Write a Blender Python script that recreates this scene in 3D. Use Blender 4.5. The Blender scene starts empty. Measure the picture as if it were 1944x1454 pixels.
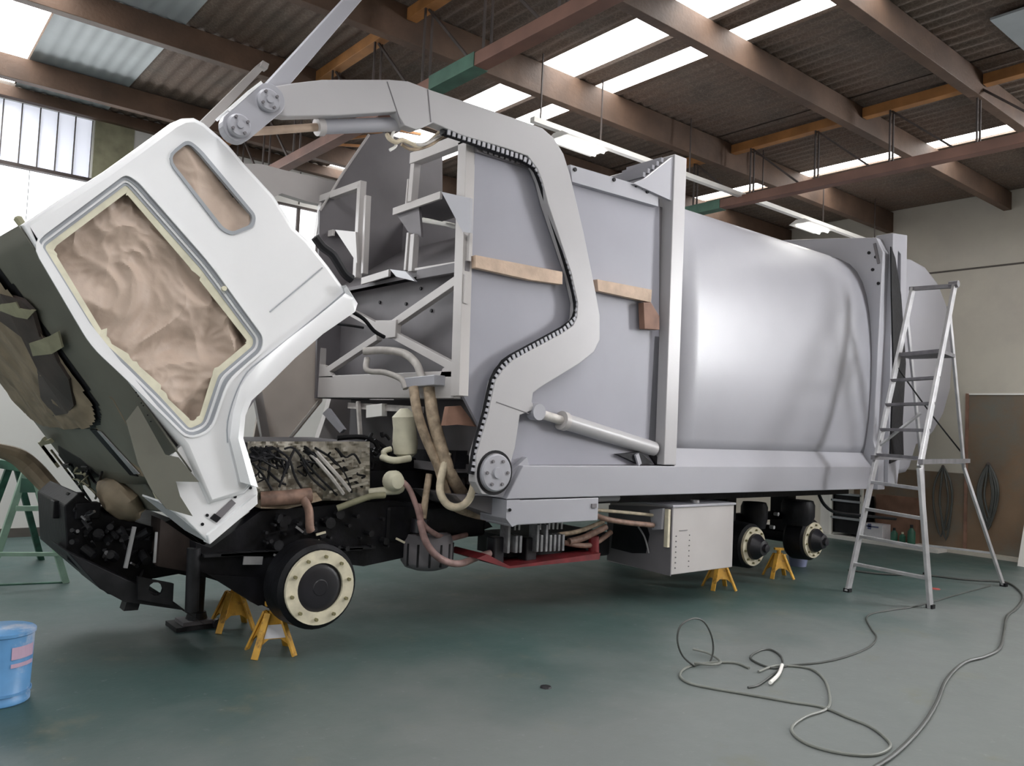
import bpy, bmesh, math, random
from mathutils import Vector, Matrix, noise
random.seed(7)
sc = bpy.context.scene
COL = sc.collection
V = Vector
# ------------------------------------------------------------------ camera
F, CX, CY = 1530.0, 972.0, 727.0
CAM = V((0.0, -4.4, 1.5))
R = Matrix(((0.77152, -0.06739, -0.63262), (-0.63461, -0.01100, -0.77275), (0.04512, 0.99767, -0.05125)))
_x = V(R[0]).normalized(); _z = V(R[2]); _z = (_z - _x * _z.dot(_x)).normalized(); _y = _z.cross(_x)
R = Matrix((_x, _y, _z))
cd = bpy.data.cameras.new('camera'); cam = bpy.data.objects.new('camera', cd); COL.objects.link(cam)
cd.sensor_width = 36.0; cd.lens = F / 1944.0 * 36.0; cd.clip_end = 200
cam.matrix_world = Matrix.Translation(CAM) @ R.to_4x4()
sc.camera = cam
# ------------------------------------------------------------------ world, lights, exposure
w = bpy.data.worlds.new('world'); sc.world = w; w.use_nodes = True
w.node_tree.nodes['Background'].inputs[0].default_value = (0.85, 0.92, 1.0, 1)
w.node_tree.nodes['Background'].inputs[1].default_value = 0.15
sc.view_settings.view_transform = 'Standard'; sc.view_settings.look = 'None'
sc.view_settings.exposure = -0.42; sc.view_settings.gamma = 1.0
try: sc.view_settings.use_curve_mapping = False
except Exception: pass
SKY_STRIPS = [(0.78, 1.18), (4.97, 5.42), (5.68, 5.98), (9.52, 9.80), (9.98, 10.20), (-3.6, -3.2)]
ROOF_Z = 5.0
def area(name, loc, rot, sx, sy, e, col=(1, 1, 1), spread=180):
    d = bpy.data.lights.new(name, 'AREA'); d.shape = 'RECTANGLE'; d.size = sx; d.size_y = sy; d.energy = e; d.color = col
    d.spread = math.radians(spread)
    o = bpy.data.objects.new(name, d); COL.objects.link(o); o.location = loc; o.rotation_euler = rot; return o
LS = {0: (75, 50), 1: (34, 2), 2: (24, 2), 3: (10, 1), 4: (5, 1), 5: (6, 6)}
for i, (a, b) in enumerate(SKY_STRIPS):          # daylight through the translucent roof strips
    for q, (y0, y1) in enumerate(((-8.0, -1.5), (-1.3, 5.8)) if i not in (1, 2) else ((-4.6, -0.5), (-0.3, 5.8))):
        area('skylight_lamp', ((a + b) / 2, (y0 + y1) / 2, ROOF_Z - 0.30), (0, 0, 0), b - a, y1 - y0, LS[i][q] * (y1 - y0) / 4, (0.97, 0.98, 1.0))
# daylight from the open doorway in the left wall
area('doorway_daylight', (-4.75, -2.4, 2.0), (0, -math.pi / 2, 0), 3.6, 6.0, 150, (0.95, 0.98, 1.0))
area('unseen_window_lamp', (11.95, -5.4, 3.6), (0, math.pi / 2, 0), 2.4, 1.7, 210, (0.97, 0.98, 1.0))  # lamp of the added, unseen right-wall window, brightens the barrel
area('window_daylight', (0.9, 5.85, 3.9), (math.radians(-52), 0, 0), 4.2, 1.2, 170, (0.95, 0.98, 1.0))

# ------------------------------------------------------------------ pixel helpers (camera solve): pixel + known plane -> point in the room
def ray(px, py): return R @ V((px - CX, -(py - CY), -F))
def oy(px, py, y=0.0): r = ray(px, py); return CAM + r * ((y - CAM.y) / r.y)
def ox(px, py, x): r = ray(px, py); return CAM + r * ((x - CAM.x) / r.x)
def oz(px, py, z=0.0): r = ray(px, py); return CAM + r * ((z - CAM.z) / r.z)
def opl(px, py, p0, n): r = ray(px, py); return CAM + r * ((p0 - CAM).dot(n) / r.dot(n))
# ------------------------------------------------------------------ materials
def mat(name, col, rough=0.5, metal=0.0, var=0.06, scale=4.0, bump=0.0, bscale=30.0, coat=0.0, col2=None, emit=0.0, spec=0.5, dirt=None, dscale=2.0, dlo=0.5, dhi=0.7):
    m = bpy.data.materials.new(name); m.use_nodes = True
    nt = m.node_tree; N = nt.nodes; L = nt.links; b = N['Principled BSDF']
    b.inputs['Roughness'].default_value = rough; b.inputs['Metallic'].default_value = metal
    b.inputs['Specular IOR Level'].default_value = spec
    b.inputs['Coat Weight'].default_value = coat; b.inputs['Coat Roughness'].default_value = 0.25
    tc = N.new('ShaderNodeTexCoord')
    nz = N.new('ShaderNodeTexNoise'); nz.inputs['Scale'].default_value = scale; nz.inputs['Detail'].default_value = 5
    L.new(tc.outputs['Object'], nz.inputs['Vector'])
    rp = N.new('ShaderNodeValToRGB'); c2 = col2 or tuple(min(1, c * (1 + 2 * var)) for c in col)
    c1 = col if col2 else tuple(c * (1 - 2 * var) for c in col)
    rp.color_ramp.elements[0].color = (*c1, 1); rp.color_ramp.elements[1].color = (*c2, 1)
    rp.color_ramp.elements[0].position = 0.3; rp.color_ramp.elements[1].position = 0.7
    L.new(nz.outputs['Fac'], rp.inputs['Fac'])
    out = rp.outputs['Color']
    if dirt:
        n2 = N.new('ShaderNodeTexNoise'); n2.inputs['Scale'].default_value = dscale; n2.inputs['Detail'].default_value = 8; n2.inputs['Roughness'].default_value = 0.65
        L.new(tc.outputs['Object'], n2.inputs['Vector'])
        r2 = N.new('ShaderNodeValToRGB'); r2.color_ramp.elements[0].position = dlo; r2.color_ramp.elements[1].position = dhi
        mx = N.new('ShaderNodeMix'); mx.data_type = 'RGBA'
        L.new(n2.outputs['Fac'], r2.inputs['Fac']); L.new(r2.outputs['Color'], mx.inputs[0]); L.new(out, mx.inputs[6]); mx.inputs[7].default_value = (*dirt, 1)
        out = mx.outputs[2]
    L.new(out, b.inputs['Base Color'])
    if emit:
        b.inputs['Emission Color'].default_value = (*col, 1); b.inputs['Emission Strength'].default_value = emit
    if bump:
        n3 = N.new('ShaderNodeTexNoise'); n3.inputs['Scale'].default_value = bscale; n3.inputs['Detail'].default_value = 4
        L.new(tc.outputs['Object'], n3.inputs['Vector'])
        bp = N.new('ShaderNodeBump'); bp.inputs['Strength'].default_value = bump; bp.inputs['Distance'].default_value = 0.01
        L.new(n3.outputs['Fac'], bp.inputs['Height']); L.new(bp.outputs['Normal'], b.inputs['Normal'])
    return m
M = {}
M['grey'] = mat('grey_primer', (0.37, 0.37, 0.405), 0.42, var=0.02, scale=1.5, bump=0.03, bscale=60, coat=0.25)
M['armgrey'] = mat('grey_primer_arm', (0.44, 0.43, 0.44), 0.42, var=0.02, scale=1.5, bump=0.03, bscale=60, coat=0.15)
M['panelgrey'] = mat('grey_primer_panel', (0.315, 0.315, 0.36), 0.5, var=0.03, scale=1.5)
M['warmgrey'] = mat('grey_primer_front', (0.50, 0.475, 0.465), 0.45, var=0.03, scale=2)
M['litgrey'] = mat('lit_grey_primer', (0.66, 0.59, 0.53), 0.5, var=0.03)  # grey primer lightened to carry the light on the far side panel
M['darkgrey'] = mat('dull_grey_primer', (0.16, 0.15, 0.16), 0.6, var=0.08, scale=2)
M['white'] = mat('white_cab_paint', (0.88, 0.885, 0.90), 0.25, var=0.01, coat=0.4)
M['cabfront'] = mat('shaded_cab_paint', (0.135, 0.135, 0.11), 0.5, var=0.08, scale=3)  # white cab paint darkened; the shade on the cab front is in this colour
M['seal'] = mat('grey_rubber_seal', (0.36, 0.38, 0.41), 0.4, var=0.05)
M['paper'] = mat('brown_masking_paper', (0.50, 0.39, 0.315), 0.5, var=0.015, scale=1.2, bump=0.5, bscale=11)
M['paperdark'] = mat('dark_masking_paper', (0.21, 0.165, 0.11), 0.7, var=0.15, scale=5, bump=0.3, bscale=10)  # darker brown than the door paper, used on the cab front
M['tape'] = mat('cream_masking_tape', (0.70, 0.67, 0.52), 0.6, var=0.06, scale=10)
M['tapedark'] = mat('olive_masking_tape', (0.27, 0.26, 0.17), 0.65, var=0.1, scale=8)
M['film'] = mat('grey_masking_film', (0.40, 0.37, 0.31), 0.5, var=0.12, scale=5, bump=0.5, bscale=12)
M['black'] = mat('black_chassis_paint', (0.006, 0.006, 0.008), 0.5, var=0.3, scale=8, bump=0.2, spec=0.25)
M['darkbrown'] = mat('dark_brown_plastic', (0.045, 0.032, 0.028), 0.55, var=0.2, scale=6)
M['blacksoft'] = mat('dull_black_metal', (0.014, 0.014, 0.016), 0.55, var=0.3, scale=8, spec=0.3)
M['hub'] = mat('satin_black_hub', (0.014, 0.013, 0.018), 0.4, var=0.2)
M['cream'] = mat('cream_taped_ring', (0.62, 0.57, 0.43), 0.6, var=0.08, scale=14)
M['bolt'] = mat('olive_stud', (0.20, 0.18, 0.09), 0.5)
M['chrome'] = mat('dull_steel', (0.55, 0.54, 0.52), 0.3, 0.8)
M['alu'] = mat('worn_aluminium', (0.42, 0.42, 0.43), 0.42, 0.5, var=0.08, scale=9)
M['aludark'] = mat('dark_worn_aluminium', (0.16, 0.155, 0.165), 0.5, 0.4, var=0.12, scale=9)
M['yellow'] = mat('yellow_stand_paint', (0.62, 0.34, 0.045), 0.5, var=0.1, scale=12, dirt=(0.22, 0.11, 0.03), dscale=18, dlo=0.55, dhi=0.7)
M['label'] = mat('white_label', (0.75, 0.75, 0.80), 0.5)
M['hose'] = mat('masked_hose', (0.40, 0.31, 0.22), 0.7, var=0.2, scale=16, bump=0.5, bscale=50)
M['hosepale'] = mat('pale_masked_hose', (0.58, 0.50, 0.37), 0.7, var=0.1, scale=16, bump=0.4, bscale=50)
M['hosegrey'] = mat('grey_overspray_hose', (0.55, 0.52, 0.49), 0.55, var=0.08, scale=16)
M['hosered'] = mat('dull_red_hose', (0.30, 0.19, 0.175), 0.6, var=0.15, scale=16)
M['copper'] = mat('brown_hose', (0.26, 0.16, 0.12), 0.6, var=0.2, scale=16)
M['red'] = mat('red_painted_metal', (0.17, 0.014, 0.018), 0.55, var=0.15, scale=9)
M['valve'] = mat('grey_valve_metal', (0.26, 0.26, 0.27), 0.45, 0.4, var=0.2, scale=12)
M['wood'] = mat('pale_wood_lath', (0.56, 0.42, 0.32), 0.7, var=0.12, scale=6, bump=0.3)
M['wooddark'] = mat('brown_wood_block', (0.25, 0.14, 0.10), 0.7, var=0.12, scale=6)
M['beam'] = mat('brown_roof_timber', (0.105, 0.062, 0.040), 0.65, var=0.15, scale=3, bump=0.3, dirt=(0.07, 0.042, 0.028), dscale=1.2)
M['orange'] = mat('orange_brown_timber', (0.34, 0.15, 0.045), 0.65, var=0.15, scale=4)
M['chord'] = mat('red_brown_painted_chord', (0.17, 0.085, 0.062), 0.6, var=0.12, scale=3)
M['greenpaint'] = mat('green_painted_steel', (0.06, 0.14, 0.10), 0.55, var=0.15, scale=5)
M['rod'] = mat('dark_web_steel', (0.06, 0.045, 0.04), 0.6, var=0.2)
M['wall'] = mat('off_white_wall', (0.56, 0.53, 0.46), 0.85, var=0.03, scale=0.8, dirt=(0.45, 0.42, 0.38), dscale=0.6, dlo=0.45, dhi=0.75)
M['wallwhite'] = mat('white_washed_wall', (0.72, 0.71, 0.68), 0.85, var=0.03, scale=0.8)
M['board'] = mat('brown_stained_board', (0.20, 0.135, 0.085), 0.75, var=0.12, scale=1.0, dirt=(0.17, 0.165, 0.14), dscale=0.9, dlo=0.42, dhi=0.62, bump=0.2)
M['sheetlight'] = mat('pale_roof_sheet', (0.34, 0.37, 0.38), 0.55, var=0.06, scale=2)
M['sky'] = mat('daylit_translucent_sheet', (1.0, 0.99, 0.97), 0.5, var=0.0, emit=11.0)
M['bigpane'] = mat('added_window_pane', (0.97, 0.98, 1.0), 0.4, var=0.0, emit=42.0)  # panes of the added window, strong enough to show on the barrel
M['pane'] = mat('daylit_window_pane', (0.86, 0.89, 1.0), 0.4, var=0.0, emit=0.75)
M['lowpane'] = mat('bright_window_pane', (0.97, 0.98, 1.0), 0.4, var=0.0, emit=2.2)
M['tube'] = mat('lit_fluorescent_tube', (1.0, 0.98, 0.92), 0.4, var=0.0, emit=10.0)
M['enamel'] = mat('white_enamel', (0.85, 0.84, 0.80), 0.4, var=0.02)
M['box'] = mat('printed_white_carton', (0.62, 0.62, 0.66), 0.6, var=0.05, scale=8)
M['blueprint'] = mat('blue_print', (0.10, 0.12, 0.25), 0.6)
M['green'] = mat('dark_green_plastic', (0.03, 0.12, 0.08), 0.4, var=0.1)
M['palegreen'] = mat('pale_green_trestle_paint', (0.30, 0.44, 0.34), 0.55, var=0.08, scale=9)
M['deepgreen'] = mat('deep_green_trestle_paint', (0.03, 0.10, 0.065), 0.55, var=0.2, scale=9)
M['blue'] = mat('blue_painted_tin', (0.13, 0.33, 0.62), 0.4, var=0.06, scale=6, dirt=(0.45, 0.52, 0.66), dscale=7, dlo=0.52, dhi=0.66)
M['pink'] = mat('pale_pink_print', (0.55, 0.38, 0.50), 0.5)
M['cable'] = mat('grey_air_hose', (0.06, 0.065, 0.06), 0.5, var=0.1)
M['palecable'] = mat('pale_air_hose', (0.19, 0.20, 0.18), 0.5, var=0.1)
M['plastic'] = mat('milky_blue_plastic', (0.36, 0.40, 0.62), 0.4)
M['brick'] = mat('brown_carton', (0.20, 0.11, 0.075), 0.8, var=0.15, scale=4)
M['joint'] = mat('dark_joint', (0.10, 0.09, 0.08), 0.9)
M['redspot'] = mat('red_rag', (0.35, 0.06, 0.05), 0.9)

def roof_mat():                                   # dirty brown fibre sheets behind wire netting
    m = mat('brown_dusty_roof_sheet', (0.13, 0.10, 0.08), 0.85, var=0.15, scale=2.2, dirt=(0.11, 0.07, 0.05), dscale=1.1, dlo=0.4, dhi=0.65)
    nt = m.node_tree; N = nt.nodes; L = nt.links; b = N['Principled BSDF']
    tc = N.new('ShaderNodeTexCoord'); vo = N.new('ShaderNodeTexVoronoi'); vo.feature = 'DISTANCE_TO_EDGE'; vo.inputs['Scale'].default_value = 24
    L.new(tc.outputs['Object'], vo.inputs['Vector'])
    r = N.new('ShaderNodeValToRGB'); r.color_ramp.elements[0].position = 0.02; r.color_ramp.elements[1].position = 0.07
    r.color_ramp.elements[0].color = (0.40, 0.33, 0.27, 1); r.color_ramp.elements[1].color = (0, 0, 0, 1)
    L.new(vo.outputs['Distance'], r.inputs['Fac'])
    src = b.inputs['Base Color'].links[0].from_socket
    mx = N.new('ShaderNodeMix'); mx.data_type = 'RGBA'; mx.blend_type = 'ADD'; mx.inputs[0].default_value = 0.14
    L.new(src, mx.inputs[6]); L.new(r.outputs['Color'], mx.inputs[7]); L.new(mx.outputs[2], b.inputs['Base Color'])
    return m
M['roof'] = roof_mat()

def floor_mat():
    m = bpy.data.materials.new('worn_green_concrete'); m.use_nodes = True
    nt = m.node_tree; N = nt.nodes; L = nt.links; b = N['Principled BSDF']
    tc = N.new('ShaderNodeTexCoord')
    def noi(scale, det, rough=0.6):
        n = N.new('ShaderNodeTexNoise'); n.inputs['Scale'].default_value = scale; n.inputs['Detail'].default_value = det; n.inputs['Roughness'].default_value = rough
        L.new(tc.outputs['Object'], n.inputs['Vector']); return n
    def ramp(src, a, c1, bb, c2):
        r = N.new('ShaderNodeValToRGB'); r.color_ramp.elements[0].position = a; r.color_ramp.elements[1].position = bb
        r.color_ramp.elements[0].color = (*c1, 1); r.color_ramp.elements[1].color = (*c2, 1); L.new(src, r.inputs['Fac']); return r.outputs['Color']
    def mix(f, a, c):
        x = N.new('ShaderNodeMix'); x.data_type = 'RGBA'; L.new(f, x.inputs[0]); L.new(a, x.inputs[6])
        if isinstance(c, tuple): x.inputs[7].default_value = (*c, 1)
        else: L.new(c, x.inputs[7])
        return x.outputs[2]
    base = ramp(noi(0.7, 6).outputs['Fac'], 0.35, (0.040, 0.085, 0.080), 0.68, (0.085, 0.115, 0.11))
    # blends from dark green to grey towards the near side, edge broken by noise
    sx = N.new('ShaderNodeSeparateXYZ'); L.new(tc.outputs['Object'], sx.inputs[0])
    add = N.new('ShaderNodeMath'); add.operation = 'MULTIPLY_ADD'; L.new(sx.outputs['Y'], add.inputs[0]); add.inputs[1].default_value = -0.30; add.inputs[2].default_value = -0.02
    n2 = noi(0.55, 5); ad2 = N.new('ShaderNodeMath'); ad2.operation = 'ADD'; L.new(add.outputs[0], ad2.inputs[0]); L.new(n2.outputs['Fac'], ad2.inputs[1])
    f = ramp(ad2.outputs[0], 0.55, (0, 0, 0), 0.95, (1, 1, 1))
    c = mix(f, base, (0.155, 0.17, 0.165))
    f2 = ramp(noi(1.7, 9, 0.7).outputs['Fac'], 0.58, (0, 0, 0), 0.72, (0.7, 0.7, 0.7)); c = mix(f2, c, (0.15, 0.155, 0.12))
    f3 = ramp(noi(14, 6, 0.7).outputs['Fac'], 0.62, (0, 0, 0), 0.70, (0.35, 0.35, 0.35)); c = mix(f3, c, (0.27, 0.29, 0.29))
    L.new(c, b.inputs['Base Color'])
    rr = N.new('ShaderNodeMapRange'); L.new(noi(2.3, 6).outputs['Fac'], rr.inputs[0]); rr.inputs[3].default_value = 0.30; rr.inputs[4].default_value = 0.62
    L.new(rr.outputs[0], b.inputs['Roughness'])
    bp = N.new('ShaderNodeBump'); bp.inputs['Strength'].default_value = 0.12; bp.inputs['Distance'].default_value = 0.01
    L.new(noi(22, 5).outputs['Fac'], bp.inputs['Height']); L.new(bp.outputs['Normal'], b.inputs['Normal'])
    return m
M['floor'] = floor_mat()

# ------------------------------------------------------------------ mesh builder
class MB:
    def __init__(s): s.v = []; s.f = []
    def add(s, vs, fs):
        o = len(s.v); s.v += [V(p) for p in vs]; s.f += [tuple(i + o for i in f) for f in fs]; return s
    def box(s, x0, x1, y0, y1, z0, z1):
        return s.add([(x0, y0, z0), (x1, y0, z0), (x1, y1, z0), (x0, y1, z0), (x0, y0, z1), (x1, y0, z1), (x1, y1, z1), (x0, y1, z1)],
                     [(0, 3, 2, 1), (4, 5, 6, 7), (0, 1, 5, 4), (1, 2, 6, 5), (2, 3, 7, 6), (3, 0, 4, 7)])
    def bar(s, a, b, w, h=None, side=(0, 1, 0)):          # rectangular bar a->b, w along side, h across
        a = V(a); b = V(b); h = h or w; d = (b - a).normalized(); sd = V(side); sd = (sd - d * sd.dot(d))
        if sd.length < 1e-4: sd = V((1, 0, 0)) - d * d.x
        sd.normalize(); u = d.cross(sd); c = []
        for p in (a, b):
            for i, j in ((-1, -1), (1, -1), (1, 1), (-1, 1)): c.append(p + sd * (i * w / 2) + u * (j * h / 2))
        return s.add(c, [(0, 3, 2, 1), (4, 5, 6, 7), (0, 1, 5, 4), (1, 2, 6, 5), (2, 3, 7, 6), (3, 0, 4, 7)])
    def cyl(s, a, b, r0, r1=None, n=20):
        a = V(a); b = V(b); r1 = r0 if r1 is None else r1; d = (b - a).normalized()
        u = d.orthogonal().normalized(); w = d.cross(u); vs = []
        for p, r in ((a, r0), (b, r1)):
            for i in range(n):
                t = 2 * math.pi * i / n; vs.append(p + (u * math.cos(t) + w * math.sin(t)) * r)
        fs = [(i, (i + 1) % n, n + (i + 1) % n, n + i) for i in range(n)] + [tuple(range(n))[::-1], tuple(range(n, 2 * n))]
        return s.add(vs, fs)
    def lathe(s, a, d, prof, n=28):                       # prof: (t along d, r)
        a = V(a); d = V(d).normalized(); u = d.orthogonal().normalized(); w = d.cross(u); vs = []
        for t, r in prof:
            for i in range(n):
                q = 2 * math.pi * i / n; vs.append(a + d * t + (u * math.cos(q) + w * math.sin(q)) * max(r, 1e-4))
        fs = []
        for k in range(len(prof) - 1):
            for i in range(n): fs.append((k * n + i, k * n + (i + 1) % n, (k + 1) * n + (i + 1) % n, (k + 1) * n + i))
        fs += [tuple(range(n))[::-1], tuple(range((len(prof) - 1) * n, len(prof) * n))]
        return s.add(vs, fs)
    def tube(s, pts, r, n=8, sm=4, closed=False):
        P = [V(p) for p in pts]
        if sm > 1 and len(P) > 2:
            Q = []; m = len(P)
            for i in range(m if closed else m - 1):
                p0 = P[(i - 1) % m] if closed or i > 0 else P[0]; p1 = P[i]; p2 = P[(i + 1) % m]
                p3 = P[(i + 2) % m] if closed or i < m - 2 else P[-1]
                for k in range(sm):
                    t = k / sm
                    Q.append(0.5 * ((2 * p1) + (p2 - p0) * t + (2 * p0 - 5 * p1 + 4 * p2 - p3) * t * t + (3 * p1 - p0 - 3 * p2 + p3) * t ** 3))
            if not closed: Q.append(P[-1])
            P = Q
        m = len(P); vs = []; u = None
        for i in range(m):
            if closed: d = P[(i + 1) % m] - P[i - 1]
            else: d = P[min(i + 1, m - 1)] - P[max(i - 1, 0)]
            d = d.normalized() if d.length > 1e-9 else V((1, 0, 0))
            u = d.orthogonal().normalized() if u is None else (u - d * u.dot(d)).normalized()
            w_ = d.cross(u); rr = r(i / max(1, m - 1)) if callable(r) else r
            for k in range(n):
                t = 2 * math.pi * k / n; vs.append(P[i] + (u * math.cos(t) + w_ * math.sin(t)) * rr)
        fs = []
        for i in range(m if closed else m - 1):
            j = (i + 1) % m
            for k in range(n): fs.append((i * n + k, i * n + (k + 1) % n, j * n + (k + 1) % n, j * n + k))
        if not closed: fs += [tuple(range(n))[::-1], tuple(range((m - 1) * n, m * n))]
        return s.add(vs, fs)
    def plate(s, outer, off, holes=()):                   # planar polygon (with holes) given thickness by the vector off
        loops = [[V(p) for p in outer]] + [[V(p) for p in h] for h in holes]; off = V(off)
        bm = bmesh.new(); es = []; bl = []
        for lp in loops:
            vs = [bm.verts.new(p) for p in lp]; bl.append(vs)
            es += [bm.edges.new((vs[i], vs[(i + 1) % len(vs)])) for i in range(len(vs))]
        nrm = V((0, 0, 0)); lp = loops[0]
        for i in range(len(lp)): nrm += lp[i].cross(lp[(i + 1) % len(lp)])
        bmesh.ops.triangle_fill(bm, use_beauty=True, use_dissolve=False, edges=es, normal=nrm.normalized())
        bm.verts.index_update(); n = len(bm.verts)
        fr = [tuple(v.index for v in f.verts) for f in bm.faces]
        vs = [v.co.copy() for v in bm.verts]; ed = [(a.index, b.index) for L_ in bl for a, b in zip(L_, L_[1:] + L_[:1])]
        bm.free()
        s.add(vs + [p + off for p in vs], fr + [tuple(i + n for i in f)[::-1] for f in fr] + [(a, b, b + n, a + n) for a, b in ed]); return s
    def ring(s, c, d, ro, ri, th, n=32):
        c = V(c); d = V(d).normalized(); u = d.orthogonal().normalized(); w_ = d.cross(u); vs = []
        for t, r in ((0, ri), (0, ro), (th, ro), (th, ri)):
            for i in range(n):
                q = 2 * math.pi * i / n; vs.append(c + d * t + (u * math.cos(q) + w_ * math.sin(q)) * r)
        fs = []
        for k in range(4):
            j = (k + 1) % 4
            for i in range(n): fs.append((k * n + i, k * n + (i + 1) % n, j * n + (i + 1) % n, j * n + i))
        return s.add(vs, fs)
    def grid(s, fn, nu, nv):
        vs = [fn(i / nu, j / nv) for j in range(nv + 1) for i in range(nu + 1)]
        return s.add(vs, [(j * (nu + 1) + i, j * (nu + 1) + i + 1, (j + 1) * (nu + 1) + i + 1, (j + 1) * (nu + 1) + i) for j in range(nv) for i in range(nu)])
    def build(s, name, m, parent=None, bevel=0.0, smooth=False, ang=40, solid=0.0):
        me = bpy.data.meshes.new(name); me.from_pydata([tuple(p) for p in s.v], [], s.f)
        bm = bmesh.new(); bm.from_mesh(me); bmesh.ops.recalc_face_normals(bm, faces=bm.faces); bm.to_mesh(me); bm.free()
        me.materials.append(m if not isinstance(m, str) else M[m])
        o = bpy.data.objects.new(name, me); COL.objects.link(o)
        if smooth:
            for p in me.polygons: p.use_smooth = True
            me.set_sharp_from_angle(angle=math.radians(ang))
        if bevel:
            b = o.modifiers.new('bevel', 'BEVEL'); b.width = bevel; b.segments = 2; b.limit_method = 'ANGLE'; b.angle_limit = math.radians(40)
        if solid:
            b = o.modifiers.new('solid', 'SOLIDIFY'); b.thickness = solid; b.offset = 0
        if parent is not None:
            o.parent = parent
            if parent.type == 'EMPTY': o.matrix_parent_inverse = Matrix.Translation(-parent.location)
        return o
def thing(name, label, cat, loc=(0, 0, 0), group=None):
    o = bpy.data.objects.new(name, None); COL.objects.link(o); o.location = loc; o.empty_display_size = 0.2
    o['label'] = label; o['category'] = cat
    if group: o['group'] = group
    return o
def tag(o, label, cat, group=None):
    o['label'] = label; o['category'] = cat
    if group: o['group'] = group
    return o
def struct(o): o['kind'] = 'structure'; return o
def dup(root, loc, label, rotz=0.0):
    r = root.copy(); COL.objects.link(r); r.location = loc; r.rotation_euler = (0, 0, rotz); r['label'] = label
    def rec(src, par):
        for ch in list(src.children):
            c = ch.copy(); COL.objects.link(c); c.parent = par; rec(ch, c)
    kids = list(root.children)
    for ch in kids:
        c = ch.copy(); COL.objects.link(c); c.parent = r
        for g in list(ch.children):
            d = g.copy(); COL.objects.link(d); d.parent = c
    return r
def poly(f, pts, k): return [f(px, py, k) for px, py in pts]
def smoothpoly(pts, n=4):
    m = len(pts); out = []
    P = [V((*p, 0)) for p in pts]
    for i in range(m):
        p0, p1, p2, p3 = P[i - 1], P[i], P[(i + 1) % m], P[(i + 2) % m]
        for k in range(n):
            t = k / n; q = 0.5 * ((2 * p1) + (p2 - p0) * t + (2 * p0 - 5 * p1 + 4 * p2 - p3) * t * t + (3 * p1 - p0 - 3 * p2 + p3) * t ** 3)
            out.append((q.x, q.y))
    return out
def roundpoly(pts, rad, n=4):                             # round the corners of a 2-D polygon
    out = []; m = len(pts)
    for i in range(m):
        a, b, c = V((*pts[i - 1], 0)), V((*pts[i], 0)), V((*pts[(i + 1) % m], 0))
        r = min(rad, (a - b).length * 0.45, (c - b).length * 0.45)
        p = b + (a - b).normalized() * r; q = b + (c - b).normalized() * r
        for k in range(n + 1):
            t = k / n; z = p * (1 - t) ** 2 + b * 2 * t * (1 - t) + q * t * t; out.append((z.x, z.y))
    return out
def offset2(pts, d):                                      # inset a 2-D polygon
    m = len(pts); A = sum(pts[i][0] * pts[(i + 1) % m][1] - pts[(i + 1) % m][0] * pts[i][1] for i in range(m)); sg = 1 if A > 0 else -1
    out = []
    for i in range(m):
        a, b, c = V((*pts[i - 1], 0)), V((*pts[i], 0)), V((*pts[(i + 1) % m], 0))
        n1 = V((-(b - a).y, (b - a).x, 0)).normalized() if (b - a).length > 1e-6 else V((0, 0, 0)); n2 = V((-(c - b).y, (c - b).x, 0)).normalized() if (c - b).length > 1e-6 else n1
        n_ = (n1 + n2); n_ = n_.normalized() if n_.length > 1e-6 else n1
        out.append((b.x + n_.x * d * sg, b.y + n_.y * d * sg))
    return out

# ================================================================== THE SETTING
WX, FY = 12.1, 6.05                                       # end wall and far long wall
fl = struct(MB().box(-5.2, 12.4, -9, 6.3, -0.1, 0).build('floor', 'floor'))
wr = struct(MB().box(WX, WX + 0.2, -9, 6.3, 0, 5.1).build('wall_right', 'wall'))
MB().box(WX - 0.012, WX, -9, 0.26, 0.0, 2.20).build('lower_board', 'board', wr)
MB().box(WX - 0.012, WX, 0.30, 1.9, 0.0, 1.10).build('lower_board', 'board', wr)
MB().box(WX - 0.022, WX, -9, 0.28, 2.20, 2.225).build('cover_batten', 'enamel', wr)
MB().box(WX - 0.006, WX, -9, 6.0, 3.975, 4.0).build('sheet_joint', 'joint', wr)
MB().box(WX - 0.03, WX, 0.26, 0.30, 0.0, 2.22).build('cover_strip', 'wooddark', wr)
struct(MB().box(11.62, WX, 0.45, 6.0, 0.0, 0.05).build('trim_1', 'wallwhite'))
struct(MB().box(11.92, WX, -9, 0.45, 0.0, 0.045).build('trim_2', 'wall'))
wf = struct(MB().plate([(-5.2, FY, 0), (12.1, FY, 0), (12.1, FY, 5.05), (-5.2, FY, 5.05)], (0, 0.2, 0),
    [[(-1.6, FY, 3.25), (2.0, FY, 3.25), (2.0, FY, 4.86), (-1.6, FY, 4.86)], [(4.30, FY, 3.3), (5.45, FY, 3.3), (5.45, FY, 4.38), (4.30, FY, 4.38)]]).build('wall_far', 'wallwhite'))
MB().box(-5, 4.3, FY - 0.012, FY, 0.0, 0.10).build('skirting_strip', 'joint', wf)
MB().box(4.60, 4.615, FY - 0.008, FY, 4.40, 4.85).build('sheet_joint', 'joint', wf)
MB().box(2.02, 2.45, FY - 0.02, FY, 4.1, 4.86).build('dark_panel', 'tapedark', wf)
w1 = struct(MB().box(-1.65, 2.05, FY - 0.03, FY + 0.03, 4.12, 4.16).build('window_1', 'rod'))
for i in range(20):
    x0 = -1.6 + i * 0.18
    MB().box(x0 + 0.006, x0 + 0.174, FY + 0.05, FY + 0.06, 4.16, 4.86).build('pane', 'pane', w1)
for i in range(6): MB().box(-1.6 + i * .6 + .004, -1.6 + (i + 1) * .6 - .004, FY + 0.05, FY + 0.06, 3.25, 4.12).build('pane', 'lowpane', w1)
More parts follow.
